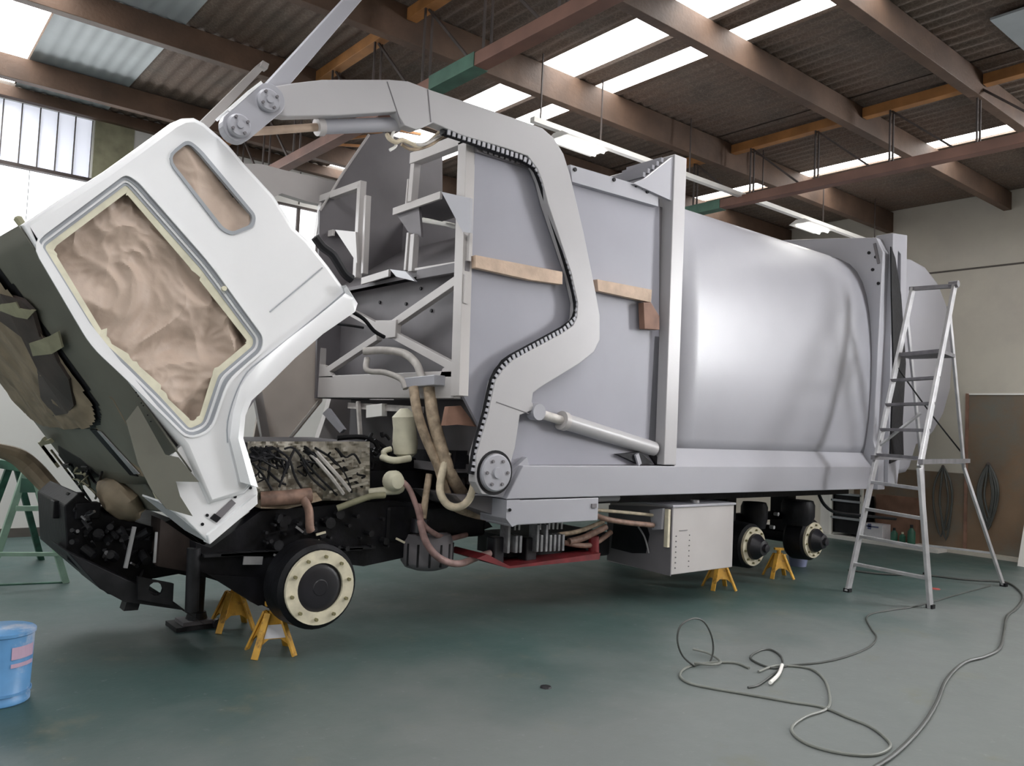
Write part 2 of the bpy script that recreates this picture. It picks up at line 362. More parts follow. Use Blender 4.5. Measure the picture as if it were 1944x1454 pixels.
for i in range(21): MB().box(-1.6 + i * 0.18 - 0.005, -1.6 + i * 0.18 + 0.005, FY + 0.02, FY + 0.05, 4.16, 4.86).build('glazing_bar', 'joint', w1)
w2 = struct(MB().plate([(4.30, FY, 3.3), (5.45, FY, 3.3), (5.45, FY, 4.38), (4.30, FY, 4.38)], (0, 0.04, 0), [[(4.33, FY, 3.33), (5.42, FY, 3.33), (5.42, FY, 4.35), (4.33, FY, 4.35)]]).build('window_2', 'rod'))
for x0 in (4.33, 4.62, 4.95, 5.24): MB().box(x0, x0 + 0.29, FY + 0.05, FY + 0.06, 3.33, 4.35).build('pane', 'lowpane', w2)
for x0 in (4.62, 4.93, 5.22): MB().box(x0 - 0.02, x0 + 0.02, FY + 0.01, FY + 0.05, 3.33, 4.35).build('glazing_bar', 'rod', w2)
struct(MB().plate([(-5, -9, 0), (-5, 6.3, 0), (-5, 6.3, 5.1), (-5, -9, 5.1)], (-0.2, 0, 0), [[(-5, -5.4, 0.02), (-5, 0.6, 0.02), (-5, 0.6, 3.9), (-5, -5.4, 3.9)]]).build('wall_left', 'wallwhite'))
struct(MB().box(-5.2, 12.4, -9.2, -9, 0, 5.1).build('wall_near', 'board'))
w3 = struct(MB().plate([(WX, -6.4, 2.3), (WX, -4.4, 2.3), (WX, -4.4, 4.95), (WX, -6.4, 4.95)], (-0.05, 0, 0), [[(WX, -6.3, 2.4), (WX, -4.5, 2.4), (WX, -4.5, 4.9), (WX, -6.3, 4.9)]]).build('unseen_window', 'enamel'))  # unseen window, added and placed for the highlight on the barrel
for k in range(4): MB().box(WX - 0.02, WX - 0.01, -6.3 + k * .45 + .01, -6.3 + (k + 1) * .45 - .01, 2.4, 4.9).build('pane', 'bigpane', w3)
# ---- roof
ce = struct(MB().box(-5.2, 12.4, -9.2, 6.3, 5.09, 5.2).build('ceiling', 'roof'))
edges = [-5.0]
for a, b in sorted(SKY_STRIPS): edges += [a, b]
edges.append(12.1)
def corr(x0, x1, y0, y1, z, pitch=0.14, amp=0.012):
    n = max(6, int((x1 - x0) / pitch * 6))
    return MB().grid(lambda u, v: V((x0 + (x1 - x0) * u, y0 + (y1 - y0) * v, z + amp * math.sin((x0 + (x1 - x0) * u) / pitch * 2 * math.pi))), n, 1)
for k in range(0, len(edges), 2):
    a, b = edges[k], edges[k + 1]; n = max(1, round((b - a) / 0.92)); d = (b - a) / n
    for i in range(n):
        x0 = a + i * d
        if 1.1 < x0 < 1.3:
            corr(x0, x0 + d, 2.0, 6.0, ROOF_Z, 0.12, 0.006).build('roof_sheet', 'sheetlight', ce, smooth=True)
            corr(x0, x0 + d, -9, 2.0, ROOF_Z).build('roof_sheet', 'roof', ce, smooth=True)
        elif 7.6 < x0 < 8.4 or 8.6 < x0 < 9.4:
            corr(x0, x0 + d, -3.0, 6.0, ROOF_Z).build('roof_sheet', 'roof', ce, smooth=True)
            corr(x0, x0 + d, -9, -3.0, ROOF_Z).build('roof_sheet', 'roof', ce, smooth=True)
        else: corr(x0, x0 + d - 0.004, -9, 6.0, ROOF_Z + 0.006 * (i % 2)).build('roof_sheet', 'roof', ce, smooth=True)
for (a, b) in SKY_STRIPS: MB().box(a + 0.01, b - 0.01, -8.9, 5.95, ROOF_Z + 0.02, ROOF_Z + 0.03).build('skylight_panel', 'sky', ce)
MB().box(6.9, 7.75, -2.55, -1.85, 4.93, 4.95).build('loose_sheet', 'sheetlight', ce)
PURL = [(5.95, 4.86), (5.02, 4.75), (3.10, 4.75), (1.38, 4.68), (-0.24, 4.74), (-1.40, 4.75), (-2.75, 4.75), (-4.4, 4.75), (-6.0, 4.75), (-7.6, 4.75)]
for y, z in PURL: MB().box(-5, WX, y, y + 0.10, z, 4.985).build('purlin', 'beam', ce, bevel=0.004)
def truss(xt, zb, greens):
    MB().box(xt - 0.06, xt + 0.06, -8.9, 6.0, zb, zb + 0.10).build('bottom_chord', 'chord', ce, bevel=0.004)
    ys = [p[0] for p in PURL]
    for i in range(len(ys) - 1):
        MB().box(xt - 0.05, xt + 0.05, ys[i + 1] + 0.11, ys[i] - 0.01, 4.86, 4.96).build('top_chord', 'orange', ce, bevel=0.004)
    for a, b in greens: MB().box(xt - 0.066, xt + 0.066, a, b, zb - 0.006, zb + 0.106).build('green_splice', 'greenpaint', ce)
    y = 5.2; k = 0
    while y > -8.3:
        for dx in (-0.035, 0.035): MB().bar((xt + dx, y, zb + 0.1), (xt + dx, y, 4.86), 0.016).build('web_post', 'rod', ce)
        MB().bar((xt, y, 4.86), (xt, y - 0.62, zb + 0.1), 0.02).build('web_brace', 'rod', ce)
        y -= 0.82
truss(3.45, 4.13, [(0.35, 0.95)])
truss(8.0, 4.22, [(1.5, 2.15)])
truss(-1.2, 4.2, [])
for y in (4.1, 4.35, 4.6, 3.8, 3.5): MB().bar((3.6 + random.random(), y, 4.78), (4.6 + random.random(), y, 4.95), 0.03).build('loose_batten', 'orange', ce)
# ---- hanging fluorescent fittings on their trunking
tr = tag(MB().box(4.7, 12.0, 1.19, 1.25, 4.30, 4.35).build('light_trunking', 'enamel'), 'long white cable trunking hung below the roof timbers above the grey body', 'cable trunking')
for x in (4.8, 5.6, 7.0, 8.4, 9.8, 11.2): MB().bar((x, 1.22, 4.35), (x, 1.22, 4.98), 0.012).build('hanger', 'rod', tr)
def fluor(x0, label):
    t = thing('fluorescent_light', label, 'ceiling light', ((x0 + 0.35), 1.22, 4.25), 'fluorescent lights on the trunking')
    MB().plate([(x0, 1.06, 4.24), (x0, 1.38, 4.24), (x0, 1.28, 4.295), (x0, 1.16, 4.295)], (0.60, 0, 0)).build('reflector', 'enamel', t)
    for dy in (-0.06, 0.06): MB().cyl((x0 + 0.03, 1.22 + dy, 4.225), (x0 + 0.57, 1.22 + dy, 4.225), 0.014, n=10).build('tube', 'tube', t)
    d = bpy.data.lights.new('fitting_lamp', 'AREA'); d.shape = 'RECTANGLE'; d.size = 0.7; d.size_y = 0.2; d.energy = 9; d.color = (1, .97, .9)
    o = bpy.data.objects.new('fitting_lamp', d); COL.objects.link(o); o.location = (x0 + 0.37, 1.22, 4.19)
fluor(5.02, 'lit white fluorescent fitting hung just behind the bend of the lifting arm')
fluor(9.25, 'lit white fluorescent fitting hung over the rear end of the grey body')

# ================================================================== THE TRUCK
T = thing('garbage_truck', 'front loading garbage truck in grey primer on stands, white cab tilted forward', 'truck', (4.6, 1.2, 0.0))
def part(mb, name, m, parent=T, **k): return mb.build(name, m, parent, **k)
wo2 = lambda pts, y: [oy(a, b, y) for a, b in pts]
# ---- compactor body (barrel) behind the post
prof = [(0.62, 3.66), (0.46, 3.61), (0.33, 3.53), (0.24, 3.43), (0.17, 3.30), (0.12, 3.14), (0.085, 2.95), (0.06, 2.72), (0.045, 2.45), (0.045, 2.1), (0.06, 1.75), (0.095, 1.45), (0.115, 1.34)]
def barrel():
    h = [(0.12, 1.34)] + prof[::-1][1:]
    ring_ = h + [(1.24, 3.80)] + [(2.48 - y, z) for y, z in h[::-1]]
    def fn(u, v):
        i = v * (len(ring_) - 1); a = int(min(i, len(ring_) - 2)); t = i - a
        y = ring_[a][0] * (1 - t) + ring_[a + 1][0] * t; z = ring_[a][1] * (1 - t) + ring_[a + 1][1] * t
        return V((5.42 + 3.43 * u, y, z - (3.66 - 3.62) * 0))
    return MB().grid(fn, 10, len(ring_) - 1)
bb = part(barrel(), 'compactor_body', 'grey', smooth=True, ang=60, solid=0.01)
part(MB().plate([(5.42, 0.0, 1.208), (5.42, 0.115, 1.365), (5.42, 0.30, 1.365), (5.42, 0.30, 1.19)], (3.40, 0, 0)), 'sloped_ledge', 'grey')
part(MB().plate([(3.74, 0, 1.21), (3.60, 0, .975), (8.85, 0, .965), (8.85, 0, 1.21)], (0, 0.28, 0)), 'side_sill', 'grey', bevel=0.006)
part(MB().box(3.6, 8.9, 2.2, 2.48, 0.98, 1.25), 'side_sill', 'grey')
part(MB().box(3.3, 9.0, 0.28, 2.2, 1.14, 1.20), 'floor_plate', 'darkgrey')
# post between hopper and body
part(MB().box(5.28, 5.44, 0.0, 0.20, 1.22, 3.86), 'corner_post', 'armgrey', bevel=0.006)
part(MB().box(5.28, 5.44, 2.28, 2.48, 1.22, 3.86), 'corner_post', 'armgrey', bevel=0.006)
part(MB().box(5.30, 5.42, 0.20, 2.28, 3.55, 3.84), 'cross_beam', 'grey', bevel=0.006)
part(MB().plate([(5.28, 0.02, 3.46), (5.28, 0.02, 3.84), (4.95, 0.02, 3.58), (4.80, 0.02, 3.50)], (0, 0.03, 0)), 'post_gusset', 'grey')
for i in range(5): part(MB().box(5.0 + i * 0.055, 5.03 + i * 0.055, 0.10, 0.5, 3.62 + i * 0.045, 3.66 + i * 0.045), 'hinge_lug', 'grey')
part(MB().plate([(5.18, 0.12, 3.42), (5.28, 0.12, 3.42), (5.28, 0.12, 2.4), (5.25, 0.12, 2.4)], (0, 0.10, 0)), 'post_web', 'darkgrey')
part(MB().plate([(5.22, 0.10, 2.3), (5.28, 0.10, 2.3), (5.28, 0.10, 1.3), (5.19, 0.10, 1.3)], (0, 0.10, 0)), 'post_web', 'darkgrey')
# rear flange + tailgate
part(MB().plate([(8.85, -0.06, 0.96), (8.85, -0.06, 1.30), (8.85, 0.0, 1.5), (8.85, -0.06, 3.62), (8.85, 0.02, 3.80), (8.85, 0.62, 3.88), (8.85, 1.24, 3.95), (8.85, 1.86, 3.88), (8.85, 2.46, 3.80), (8.85, 2.54, 3.60), (8.85, 2.54, 0.96)], (0.16, 0, 0)), 'rear_flange', 'grey', bevel=0.01)
part(MB().plate([(9.0, -0.1, 3.86), (9.35, -0.1, 3.90), (9.35, -0.1, 1.6), (9.22, -0.1, 1.0), (9.0, -0.1, 1.0)], (0, 0.2, 0), [[(9.13, -0.1, 3.68), (9.2, -0.1, 3.65), (9.22, -0.1, 2.6), (9.13, -0.1, 1.7), (9.10, -0.1, 2.6)]]), 'tailgate_hinge_frame', 'grey', bevel=0.006)
part(MB().plate([(9.12, 0.06, 3.66), (9.22, 0.06, 3.6), (9.32, 0.06, 2.6), (9.30, 0.06, 1.1), (9.08, 0.06, 1.1)], (0, 0.05, 0)), 'seal_gap', 'black')
for (px, py) in ((1657, 512), (1668, 538), (1650, 480), (1663, 488)): 
    c = ox(px, py, 8.85); part(MB().cyl(c, c - V((0.012, 0, 0)), 0.018, n=10), 'bolt_hole', 'black')
part(MB().bar(ox(1660, 462, 8.84), ox(1668, 500, 8.84), 0.03, 0.012), 'latch_rod', 'darkgrey')
part(MB().plate(wo2([(1692, 468), (1700, 490), (1711, 560), (1720, 690), (1714, 800), (1716, 868), (1690, 880), (1697, 700), (1693, 560)], -.115), (0, .014, 0)), 'dark_gap_strip', 'black')  # black strip laid over the frame to stand for the dark gap
tailp = [(1712, 484), (1735, 488), (1762, 503), (1785, 532), (1800, 570), (1808, 610), (1812, 680), (1808, 740), (1794, 790), (1774, 826), (1760, 838), (1740, 850), (1725, 900), (1700, 905), (1692, 700)]
TG = [oy(px, py, 0.15) for px, py in tailp]
def tailgate():
    mb = MB(); n = len(TG); cy = [(0.30, 0.0, 0), (0.15, 0.0, 0.10)]
    rows = []
    c = V((10.2, 0, 2.4))
    for y, s_ in ((0.15, 0.93), (0.19, 0.98), (0.27, 1.0), (2.21, 1.0), (2.29, 0.98), (2.33, 0.93)):
        rows.append([V((c.x + (p.x - c.x) * s_, y, c.z + (p.z - c.z) * s_)) for p in TG])
    vs = [p for r in rows for p in r]; fs = []
    for k in range(len(rows) - 1):
        for i in range(n): fs.append((k * n + i, k * n + (i + 1) % n, (k + 1) * n + (i + 1) % n, (k + 1) * n + i))
    fs += [tuple(range(n)), tuple(range((len(rows) - 1) * n, len(rows) * n))]
    return mb.add(vs, fs)
part(tailgate(), 'tailgate', 'grey', smooth=True, ang=50)
# ---- hopper in front of the post
HX, HY = 3.22, 0.10
sp = [(903, 272), (1252, 378), (1250, 882), (985, 882), (960, 905), (925, 838), (880, 752), (871, 752)]
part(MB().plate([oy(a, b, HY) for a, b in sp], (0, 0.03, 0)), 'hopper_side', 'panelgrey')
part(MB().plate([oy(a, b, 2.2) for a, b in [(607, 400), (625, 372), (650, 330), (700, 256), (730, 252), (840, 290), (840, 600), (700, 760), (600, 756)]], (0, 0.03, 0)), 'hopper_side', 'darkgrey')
part(MB().tube([oy(a, b, 2.2) + V((0, -0.005, 0)) for a, b in [(607, 400), (625, 372), (650, 330), (700, 256)]], 0.012, n=6), 'edge_rim', 'warmgrey')
rl = part(MB().plate([oy(1082, 312, 0.05), oy(1250, 362, 0.05), oy(1250, 392, 0.05), oy(1086, 345, 0.05)], (0, 0.05, 0)), 'top_rail', 'grey', bevel=0.004)
for px, py in ((1091, 322), (1165, 341), (1207, 352), (1219, 356), (1228, 364)): c = oy(px, py, 0.05); part(MB().cyl(c, c - V((0, 0.01, 0)), 0.016, n=10), 'bolt', 'black', rl)
part(MB().plate([oy(905, 272, 0.07), oy(1086, 330, 0.07), oy(1086, 345, 0.07), oy(905, 288, 0.07)], (0, 0.04, 0)), 'top_rail', 'darkgrey')
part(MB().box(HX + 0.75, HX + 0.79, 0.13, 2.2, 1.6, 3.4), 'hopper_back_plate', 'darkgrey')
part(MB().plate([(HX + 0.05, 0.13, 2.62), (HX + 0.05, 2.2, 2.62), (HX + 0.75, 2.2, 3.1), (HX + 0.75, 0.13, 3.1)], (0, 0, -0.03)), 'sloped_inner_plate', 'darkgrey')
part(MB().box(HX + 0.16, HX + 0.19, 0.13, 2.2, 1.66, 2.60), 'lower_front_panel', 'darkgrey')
for px, py in ((722, 574), (772, 577), (800, 548), (820, 590)): c = ox(px, py, HX + 0.16); part(MB().cyl(c, c - V((0.012, 0, 0)), 0.014, n=8), 'rivet', 'black')
# front frame of the hopper, bars in the plane x = HX
def hb(a, b, w, d=0.06, name='front_frame_bar', m='warmgrey', x=HX, bv=0.003):   # bar between two picture points on the frame plane
    p, q = ox(*a, x), ox(*b, x); return part(MB().bar(p, q, d, w, side=(1, 0, 0)), name, m, bevel=bv)
hb((886, 270), (872, 752), 0.10, 0.08, 'front_post')
part(MB().box(HX - 0.03, HX + 0.03, 0.12, 2.24, 1.66, 1.85), 'front_crossbar', 'warmgrey', bevel=0.004)
hb((611, 640), (608, 720), 0.08, 0.06, 'front_post')
hb((786, 303), (900, 259), 0.085, 0.08); hb((790, 300), (783, 384), 0.055); hb((776, 340), (772, 388), 0.02, 0.02)
hb((612, 378), (690, 350), 0.06); hb((687, 350), (678, 528), 0.055); hb((698, 372), (692, 520), 0.035, 0.05)
hb((778, 442), (772, 514), 0.03, 0.04); hb((788, 445), (783, 516), 0.055, 0.05)
part(MB().bar(ox(612, 385, HX), ox(602, 450, HX), 0.05, 0.06, side=(1, 0, 0)), 'front_frame_bar', 'warmgrey')
# step brackets (folded sheet, pointing forward)
def shelf(a, b, depth, tri=None):
    p, q = ox(*a, HX), ox(*b, HX)
    part(MB().plate([p, q, q + V((0, 0, -0.055)), p + V((0, 0, -0.055))], (-0.02, 0, 0)), 'step_lip', 'warmgrey')
    part(MB().plate([p, q, q + V((depth, 0, 0)), p + V((depth, 0, 0))], (0, 0, -0.015)), 'step_plate', 'darkgrey')
shelf((750, 396), (840, 364), 0.45)
shelf((690, 528), (742, 512), 0.4)
shelf((600, 446), (636, 436), 0.3)
def gus(pts, x=HX - 0.065, m='grey'): part(MB().plate([ox(a, b, x) for a, b in pts], (0.02, 0, 0)), 'step_gusset', m)
gus([(838, 364), (893, 376), (893, 442), (878, 440)]); gus([(740, 511), (770, 515), (788, 534), (752, 525)]); gus([(636, 436), (675, 440), (678, 500)], m='warmgrey')
gus([(750, 403), (795, 392), (800, 450), (775, 440)], HX + 0.01, 'darkgrey')
gus([(892, 440), (890, 495), (862, 494)], HX - 0.01, 'warmgrey')
hb((790, 512), (888, 496), 0.02, 0.03, 'dark_edge', 'warmgrey')
hb((795, 522), (888, 505), 0.07, 0.04, 'dark_edge', 'darkgrey')
# bright slot seen behind the right-hand step
part(MB().tube([ox(803, 418, HX + 0.5), ox(845, 425, HX + 0.5), ox(880, 434, HX + 0.5)], 0.022, n=8), 'inner_edge_tube', 'enamel')
# cross brace
hb((868, 534), (750, 615), 0.065, 0.05, 'brace'); hb((640, 578), (722, 622), 0.06, 0.05, 'brace'); hb((720, 640), (622, 705), 0.055, 0.05, 'brace'); hb((748, 635), (862, 696), 0.06, 0.05, 'brace')
part(MB().plate([ox(a, b, HX - 0.04) for a, b in [(712, 608), (722, 608), (738, 608), (752, 606), (750, 640), (735, 642), (718, 640)]], (0.05, 0, 0)), 'brace_centre_plate', 'warmgrey', bevel=0.004)
part(MB().plate([ox(a, b, HX - 0.03) for a, b in [(862, 525), (884, 520), (880, 575), (872, 560)]], (0.04, 0, 0)), 'corner_gusset', 'warmgrey')
part(MB().plate([ox(a, b, HX - 0.03) for a, b in [(840, 700), (868, 680), (868, 715), (835, 715)]], (0.04, 0, 0)), 'corner_gusset', 'warmgrey')
part(MB().plate([ox(a, b, HX - 0.03) for a, b in [(604, 690), (618, 694), (632, 716), (604, 716)]], (0.04, 0, 0)), 'corner_gusset', 'warmgrey')
# under the crossbar
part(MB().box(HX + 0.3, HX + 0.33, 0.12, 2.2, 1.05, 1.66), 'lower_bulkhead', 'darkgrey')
part(MB().plate([ox(a, b, HX + 0.1) for a, b in [(700, 850), (700, 890), (862, 890), (866, 855)]], (0.1, 0, 0)), 'lower_crossmember', 'black')
part(MB().cyl(ox(800, 880, HX + 0.22), ox(880, 884, HX + 0.22), 0.085, n=24), 'torque_tube', 'blacksoft', smooth=True)
hb((665, 770), (800, 778), 0.05, 0.05, 'pump_pipe', 'hosegrey', HX + 0.05); hb((680, 762), (684, 826), 0.03, 0.03, 'pump_pipe', 'hosegrey', HX)
hb((700, 782), (730, 778), 0.1, 0.05, 'pump_pipe', 'enamel', HX + 0.02)
part(MB().plate([oy(a, b, .16) for a, b in [(852, 772), (875, 770), (905, 810), (870, 806), (845, 808)]], (0, .05, 0)), 'brown_wrap', 'wooddark')
part(MB().plate([ox(a, b, HX) for a, b in [(612, 785), (622, 775), (652, 815), (645, 822)]], (0.03, 0, 0)), 'stay_plate', 'grey')
# far side guard panel behind the cab, light put into its pale colour
part(MB().plate([oy(a, b, 2.3) for a, b in [(498, 738), (612, 628), (612, 762), (545, 845), (500, 905), (470, 900)]], (0, 0.03, 0)), 'far_side_panel', 'litgrey')
part(MB().bar(oy(488, 745, 2.25), oy(512, 880, 2.25), 0.05, 0.07), 'far_side_rib', 'warmgrey')
part(MB().bar(oy(605, 762, 2.28), oy(540, 842, 2.28), 0.02, 0.02), 'far_side_seam', 'hosegrey')

# ---- lifting arm (near side) 
A0, A1 = 0.0, 0.085
Y0 = A0
arm = [(512, 165), (560, 157), (612, 151), (740, 151), (775, 154), (822, 172), (1000, 232), (1030, 243), (1052, 262), (1070, 292), (1082, 330), (1108, 440), (1131, 554), (1139, 600), (1139, 645), (1128, 668), (1099, 691), (1030, 733), (1012, 746), (1010, 762), (1016, 777), (987, 788), (978, 850), (965, 895), (960, 920), (945, 940), (915, 938), (903, 915), (904, 864), (926, 788), (940, 723), (955, 702), (973, 684), (1067, 633), (1088, 618), (1095, 603), (1097, 575), (1085, 520), (1040, 385), (1030, 345), (1020, 320), (1002, 296), (960, 281), (880, 258), (822, 233), (808, 240), (790, 246), (768, 238), (752, 212), (640, 219), (545, 221), (505, 215), (498, 190)]
ar = part(MB().plate([oy(a, b, Y0) for a, b in arm], (0, A1 - A0, 0)), 'lifting_arm', 'armgrey', bevel=0.006)
for a, b in (((735, 155), (762, 236)), ((942, 763), (1004, 785)), ((812, 170), (818, 232))):
    part(MB().bar(oy(*a, -0.001), oy(*b, -0.001), 0.004, 0.006), 'weld_seam', 'darkgrey', ar)
def pivot(px, py, r, name='pivot_cap', y=-0.0):
    c = oy(px, py, y)
    pc = part(MB().lathe(c, (0, -1, 0), [(0, r), (0.02, r), (0.03, r * 0.93), (0.032, r * 0.3), (0.045, r * 0.28), (0.045, 0.001)], 32), name, 'grey', ar, smooth=True)
    return c
c = pivot(939, 897, 0.13)
part(MB().ring(c + V((0, 0.002, 0)), (0, -1, 0), 0.155, 0.135, 0.006), 'pivot_ring', 'black', ar)
for k in range(6):
    e = c + V((0.09 * math.cos(k * 1.047), -0.03, 0.09 * math.sin(k * 1.047))); part(MB().cyl(e, e - V((0, .012, 0)), .012, n=6), 'pivot_bolt', 'darkgrey', ar)
# knuckle link and fork poles
K0, K1 = oy(452, 240, -0.06), oy(508, 192, -0.06)
kd = (K1 - K0).normalized(); kn = V((0, 1, 0)).cross(kd)
def capsule(p, q, r0, r1, off, n=10):
    d = (q - p).normalized(); u = V((0, 1, 0)).cross(d); pts = []
    for k in range(n + 1): t = math.pi / 2 + math.pi * k / n; pts.append(p + (d * math.cos(t) + u * math.sin(t)) * r0)
    for k in range(n + 1): t = -math.pi / 2 + math.pi * k / n; pts.append(q + (d * math.cos(t) + u * math.sin(t)) * r1)
    return MB().plate(pts, off)
kl = part(capsule(K0, K1 + kd * 0.02, 0.085, 0.09, (0, 0.07, 0)), 'knuckle_link', 'grey', bevel=0.004)
part(MB().plate([K0 - kn * 0.095 + kd * 0.02, K1 - kn * 0.10 + kd * 0.05, K1 - kn * 0.085 + kd * 0.05, K0 - kn * 0.08 + kd * 0.02], (0, 0.2, 0)), 'knuckle_flange', 'white', kl)
for q in (K0, K1):
    part(MB().lathe(q, (0, -1, 0), [(0, 0.065), (0.02, 0.065), (0.03, 0.055), (0.03, 0.02), (0.04, 0.018), (0.04, 0.001)], 24), 'pin_cap', 'grey', kl, smooth=True)
    for k in range(4):
        e = q + V((0.047 * math.cos(k * 1.57 + .6), -0.03, 0.047 * math.sin(k * 1.57 + .6))); part(MB().cyl(e, e - V((0, 0.012, 0)), 0.009, n=6), 'bolt', 'darkgrey', kl)
def pole(p, q, w0, w1, y0, th, name, m, par=T):
    d = (q - p).normalized(); u = V((0, 1, 0)).cross(d)
    return part(MB().plate([p + u * w0 / 2, q + u * w1 / 2, q - u * w1 / 2, p - u * w0 / 2], (0, th, 0)), name, m, par, bevel=0.004)
pole(oy(500, 192, 0.03), oy(705, -40, 0.03), 0.10, 0.075, 0, 0.10, 'fork_pole', 'grey')
part(capsule(K0 + V((0, 2.44, 0)), K1 + kd * .02 + V((0, 2.44, 0)), .085, .09, (0, .07, 0)), 'knuckle_link', 'grey')
pole(V((1.70, 2.3, 3.27)), oy(498, 124, 2.3), 0.10, 0.055, 0, 0.10, 'fork_pole', 'warmgrey')
part(MB().bar(oy(494, 122, 2.3), oy(506, 129, 2.3), 0.08, 0.05), 'pole_hook', 'warmgrey')
# far side arm (simplified mirror, mostly hidden)
FA = [oy(a, b, 0) + V((0, 2.40, 0)) for a, b in arm]
part(MB().plate(FA, (0, 0.085, 0)), 'lifting_arm', 'warmgrey')
# tilt cylinder under the upper arm
cy = part(MB().cyl(oy(606, 241, 0.10), oy(756, 236, 0.10), 0.045, n=20), 'tilt_cylinder', 'grey', smooth=True)
part(MB().cyl(oy(452, 252, 0.10), oy(606, 241, 0.10), 0.024, n=14), 'piston_rod', 'wood', cy, smooth=True)
part(MB().cyl(oy(601, 241, 0.10), oy(613, 241, 0.10), 0.054, n=20), 'gland_nut', 'warmgrey', cy, smooth=True)
part(MB().tube([oy(735, 256, 0.1), oy(740, 264, 0.06), oy(752, 270, 0.05), (oy(765, 266, 0.05)), oy(795, 278, 0.1), oy(815, 270, 0.14), oy(842, 244, 0.14)], 0.015), 'hose', 'hosepale', cy, smooth=True)
part(MB().tube([oy(768, 268, 0.1), oy(800, 275, 0.08), oy(828, 262, 0.12), oy(850, 250, 0.14)], 0.012), 'hose', 'hosegrey', cy, smooth=True)
part(MB().tube([oy(740, 285, 0.08), oy(752, 276, 0.08), oy(744, 262, 0.08), oy(748, 248, 0.1)], 0.010), 'hose_fitting', 'enamel', cy, smooth=True)
part(MB().tube([oy(762, 274, 0.1), oy(785, 284, 0.1), oy(822, 272, 0.12), oy(848, 250, 0.14)], 0.012), 'hose', 'hose', cy, smooth=True)
# arm lift cylinder
L0, L1 = oy(1014, 782, 0.04), oy(1240, 852, 0.09)
ld = (L1 - L0)
lc = part(MB().cyl(L0 + ld * 0.22, L1, 0.062, n=24), 'lift_cylinder', 'armgrey', smooth=True)
part(MB().cyl(L0, L0 + ld * 0.23, 0.035, n=16), 'piston_rod', 'hosegrey', lc, smooth=True)
part(MB().cyl(L0 + ld * 0.20, L0 + ld * 0.235, 0.072, n=24), 'gland_nut', 'warmgrey', lc, smooth=True)
part(MB().cyl(L0 + V((0, 0.02, 0)), L0 - V((0, 0.06, 0)), 0.06, n=20), 'rod_eye', 'grey', lc, smooth=True)
part(MB().bar(oy(1232, 858, 0.1), oy(1250, 885, 0.1), 0.05, 0.05), 'anchor_lug', 'black', lc)
part(MB().plate([oy(a, b, 0.06) for a, b in [(1172, 862), (1215, 858), (1240, 880), (1210, 880)]], (0, 0.05, 0)), 'anchor_slot', 'black', lc)
part(MB().bar(oy(1208, 862, 0.05), oy(1214, 882, 0.05), 0.02, 0.04), 'anchor_plate', 'grey', lc)
# cable chain along the inner edge of the arm
def along(path, step):
    out = []; acc = 0; prev = path[0]
    for q in path[1:]:
        d = (q - prev); L_ = d.length; t = step - acc
        while t <= L_: out.append((prev + d * (t / L_), d.normalized())); t += step
        acc = L_ - (t - step); prev = q
    return out
chain = [oy(a, b, 0.035) for a, b in [(838, 250), (880, 264), (940, 285), (985, 300), (1010, 315), (1022, 335), (1033, 368), (1062, 460), (1083, 530), (1093, 575), (1090, 603), (1066, 626), (970, 678), (950, 696), (934, 722), (920, 784), (905, 835), (899, 865), (893, 900)]]
gr_ = part(MB().tube(chain, 0.024, n=6, sm=2), 'hose_bundle', 'black', ar)
lm = MB()
for i, (p, d) in enumerate(along(chain, 0.042)):
    lm.bar(p - d * 0.012 - V((0, 0.026, 0)), p + d * 0.012 - V((0, 0.026, 0)), 0.010, 0.034)
lk = part(lm, 'chain_links', 'grey', ar); lk['kind'] = 'stuff'
chain2 = [oy(a, b, 0.09) for a, b in [(905, 282), (960, 300), (1000, 312), (1018, 330)]]
lm = MB()
for i, (p, d) in enumerate(along(chain2, 0.05)): lm.bar(p - d * 0.016 - V((0, 0.03, 0)), p + d * 0.016 - V((0, 0.03, 0)), 0.012, 0.05)
lk = part(lm, 'chain_links', 'darkgrey', ar); lk['kind'] = 'stuff'

# ---- masked hoses
def hz(pts, r, m, name='hydraulic_hose'): return part(MB().tube([oy(a, b, y) for a, b, y in pts], r, n=10, sm=5), name, m, smooth=True)
hz([(690, 667, .95), (725, 665, .85), (765, 670, .7), (790, 690, .55), (800, 715, .5), (812, 740, .45)], 0.030, 'hosegrey')
hz([(697, 680, .95), (697, 703, .9), (730, 707, .8), (762, 720, .65), (770, 738, .6)], 0.022, 'hosegrey')
hz([(785, 735, .45), (792, 780, .40), (808, 830, .38), (832, 885, .35), (845, 930, .35), (862, 960, .4), (900, 975, .5), (950, 985, .6)], 0.035, 'hose')
hz([(815, 735, .40), (822, 790, .35), (838, 850, .32), (858, 905, .30), (880, 940, .4)], 0.045, 'hose')
hz([(850, 860, .30), (838, 905, .28), (836, 935, .25), (850, 958, .22), (872, 962, .18), (892, 945, .12), (903, 905, .07), (908, 870, .05), (918, 830, .04)], 0.028, 'hosepale')
part(MB().box(0, 0, 0, 0, 0, 0) if False else MB().bar(ox(775, 728, HX - .06), ox(838, 722, HX - .06), 0.12, 0.07, side=(1, 0, 0)), 'hose_clamp', 'grey', bevel=0.005)
hz([(752, 905, .5), (775, 925, .45), (790, 960, .42), (800, 990, .40), (820, 1010, .4), (850, 1022, .5), (885, 1015, .6)], 0.020, 'hosered')
hz([(795, 960, .5), (800, 1000, .38), (812, 1035, .35), (838, 1062, .35), (872, 1070, .38), (905, 1058, .4), (930, 1050, .42)], 0.026, 'hosered')
hz([(815, 900, .5), (808, 945, .48), (803, 985, .45)], 0.025, 'hose')
hz([(1125, 975, .2), (1150, 985, .15), (1190, 992, .15), (1240, 997, .15)], 0.022, 'copper')
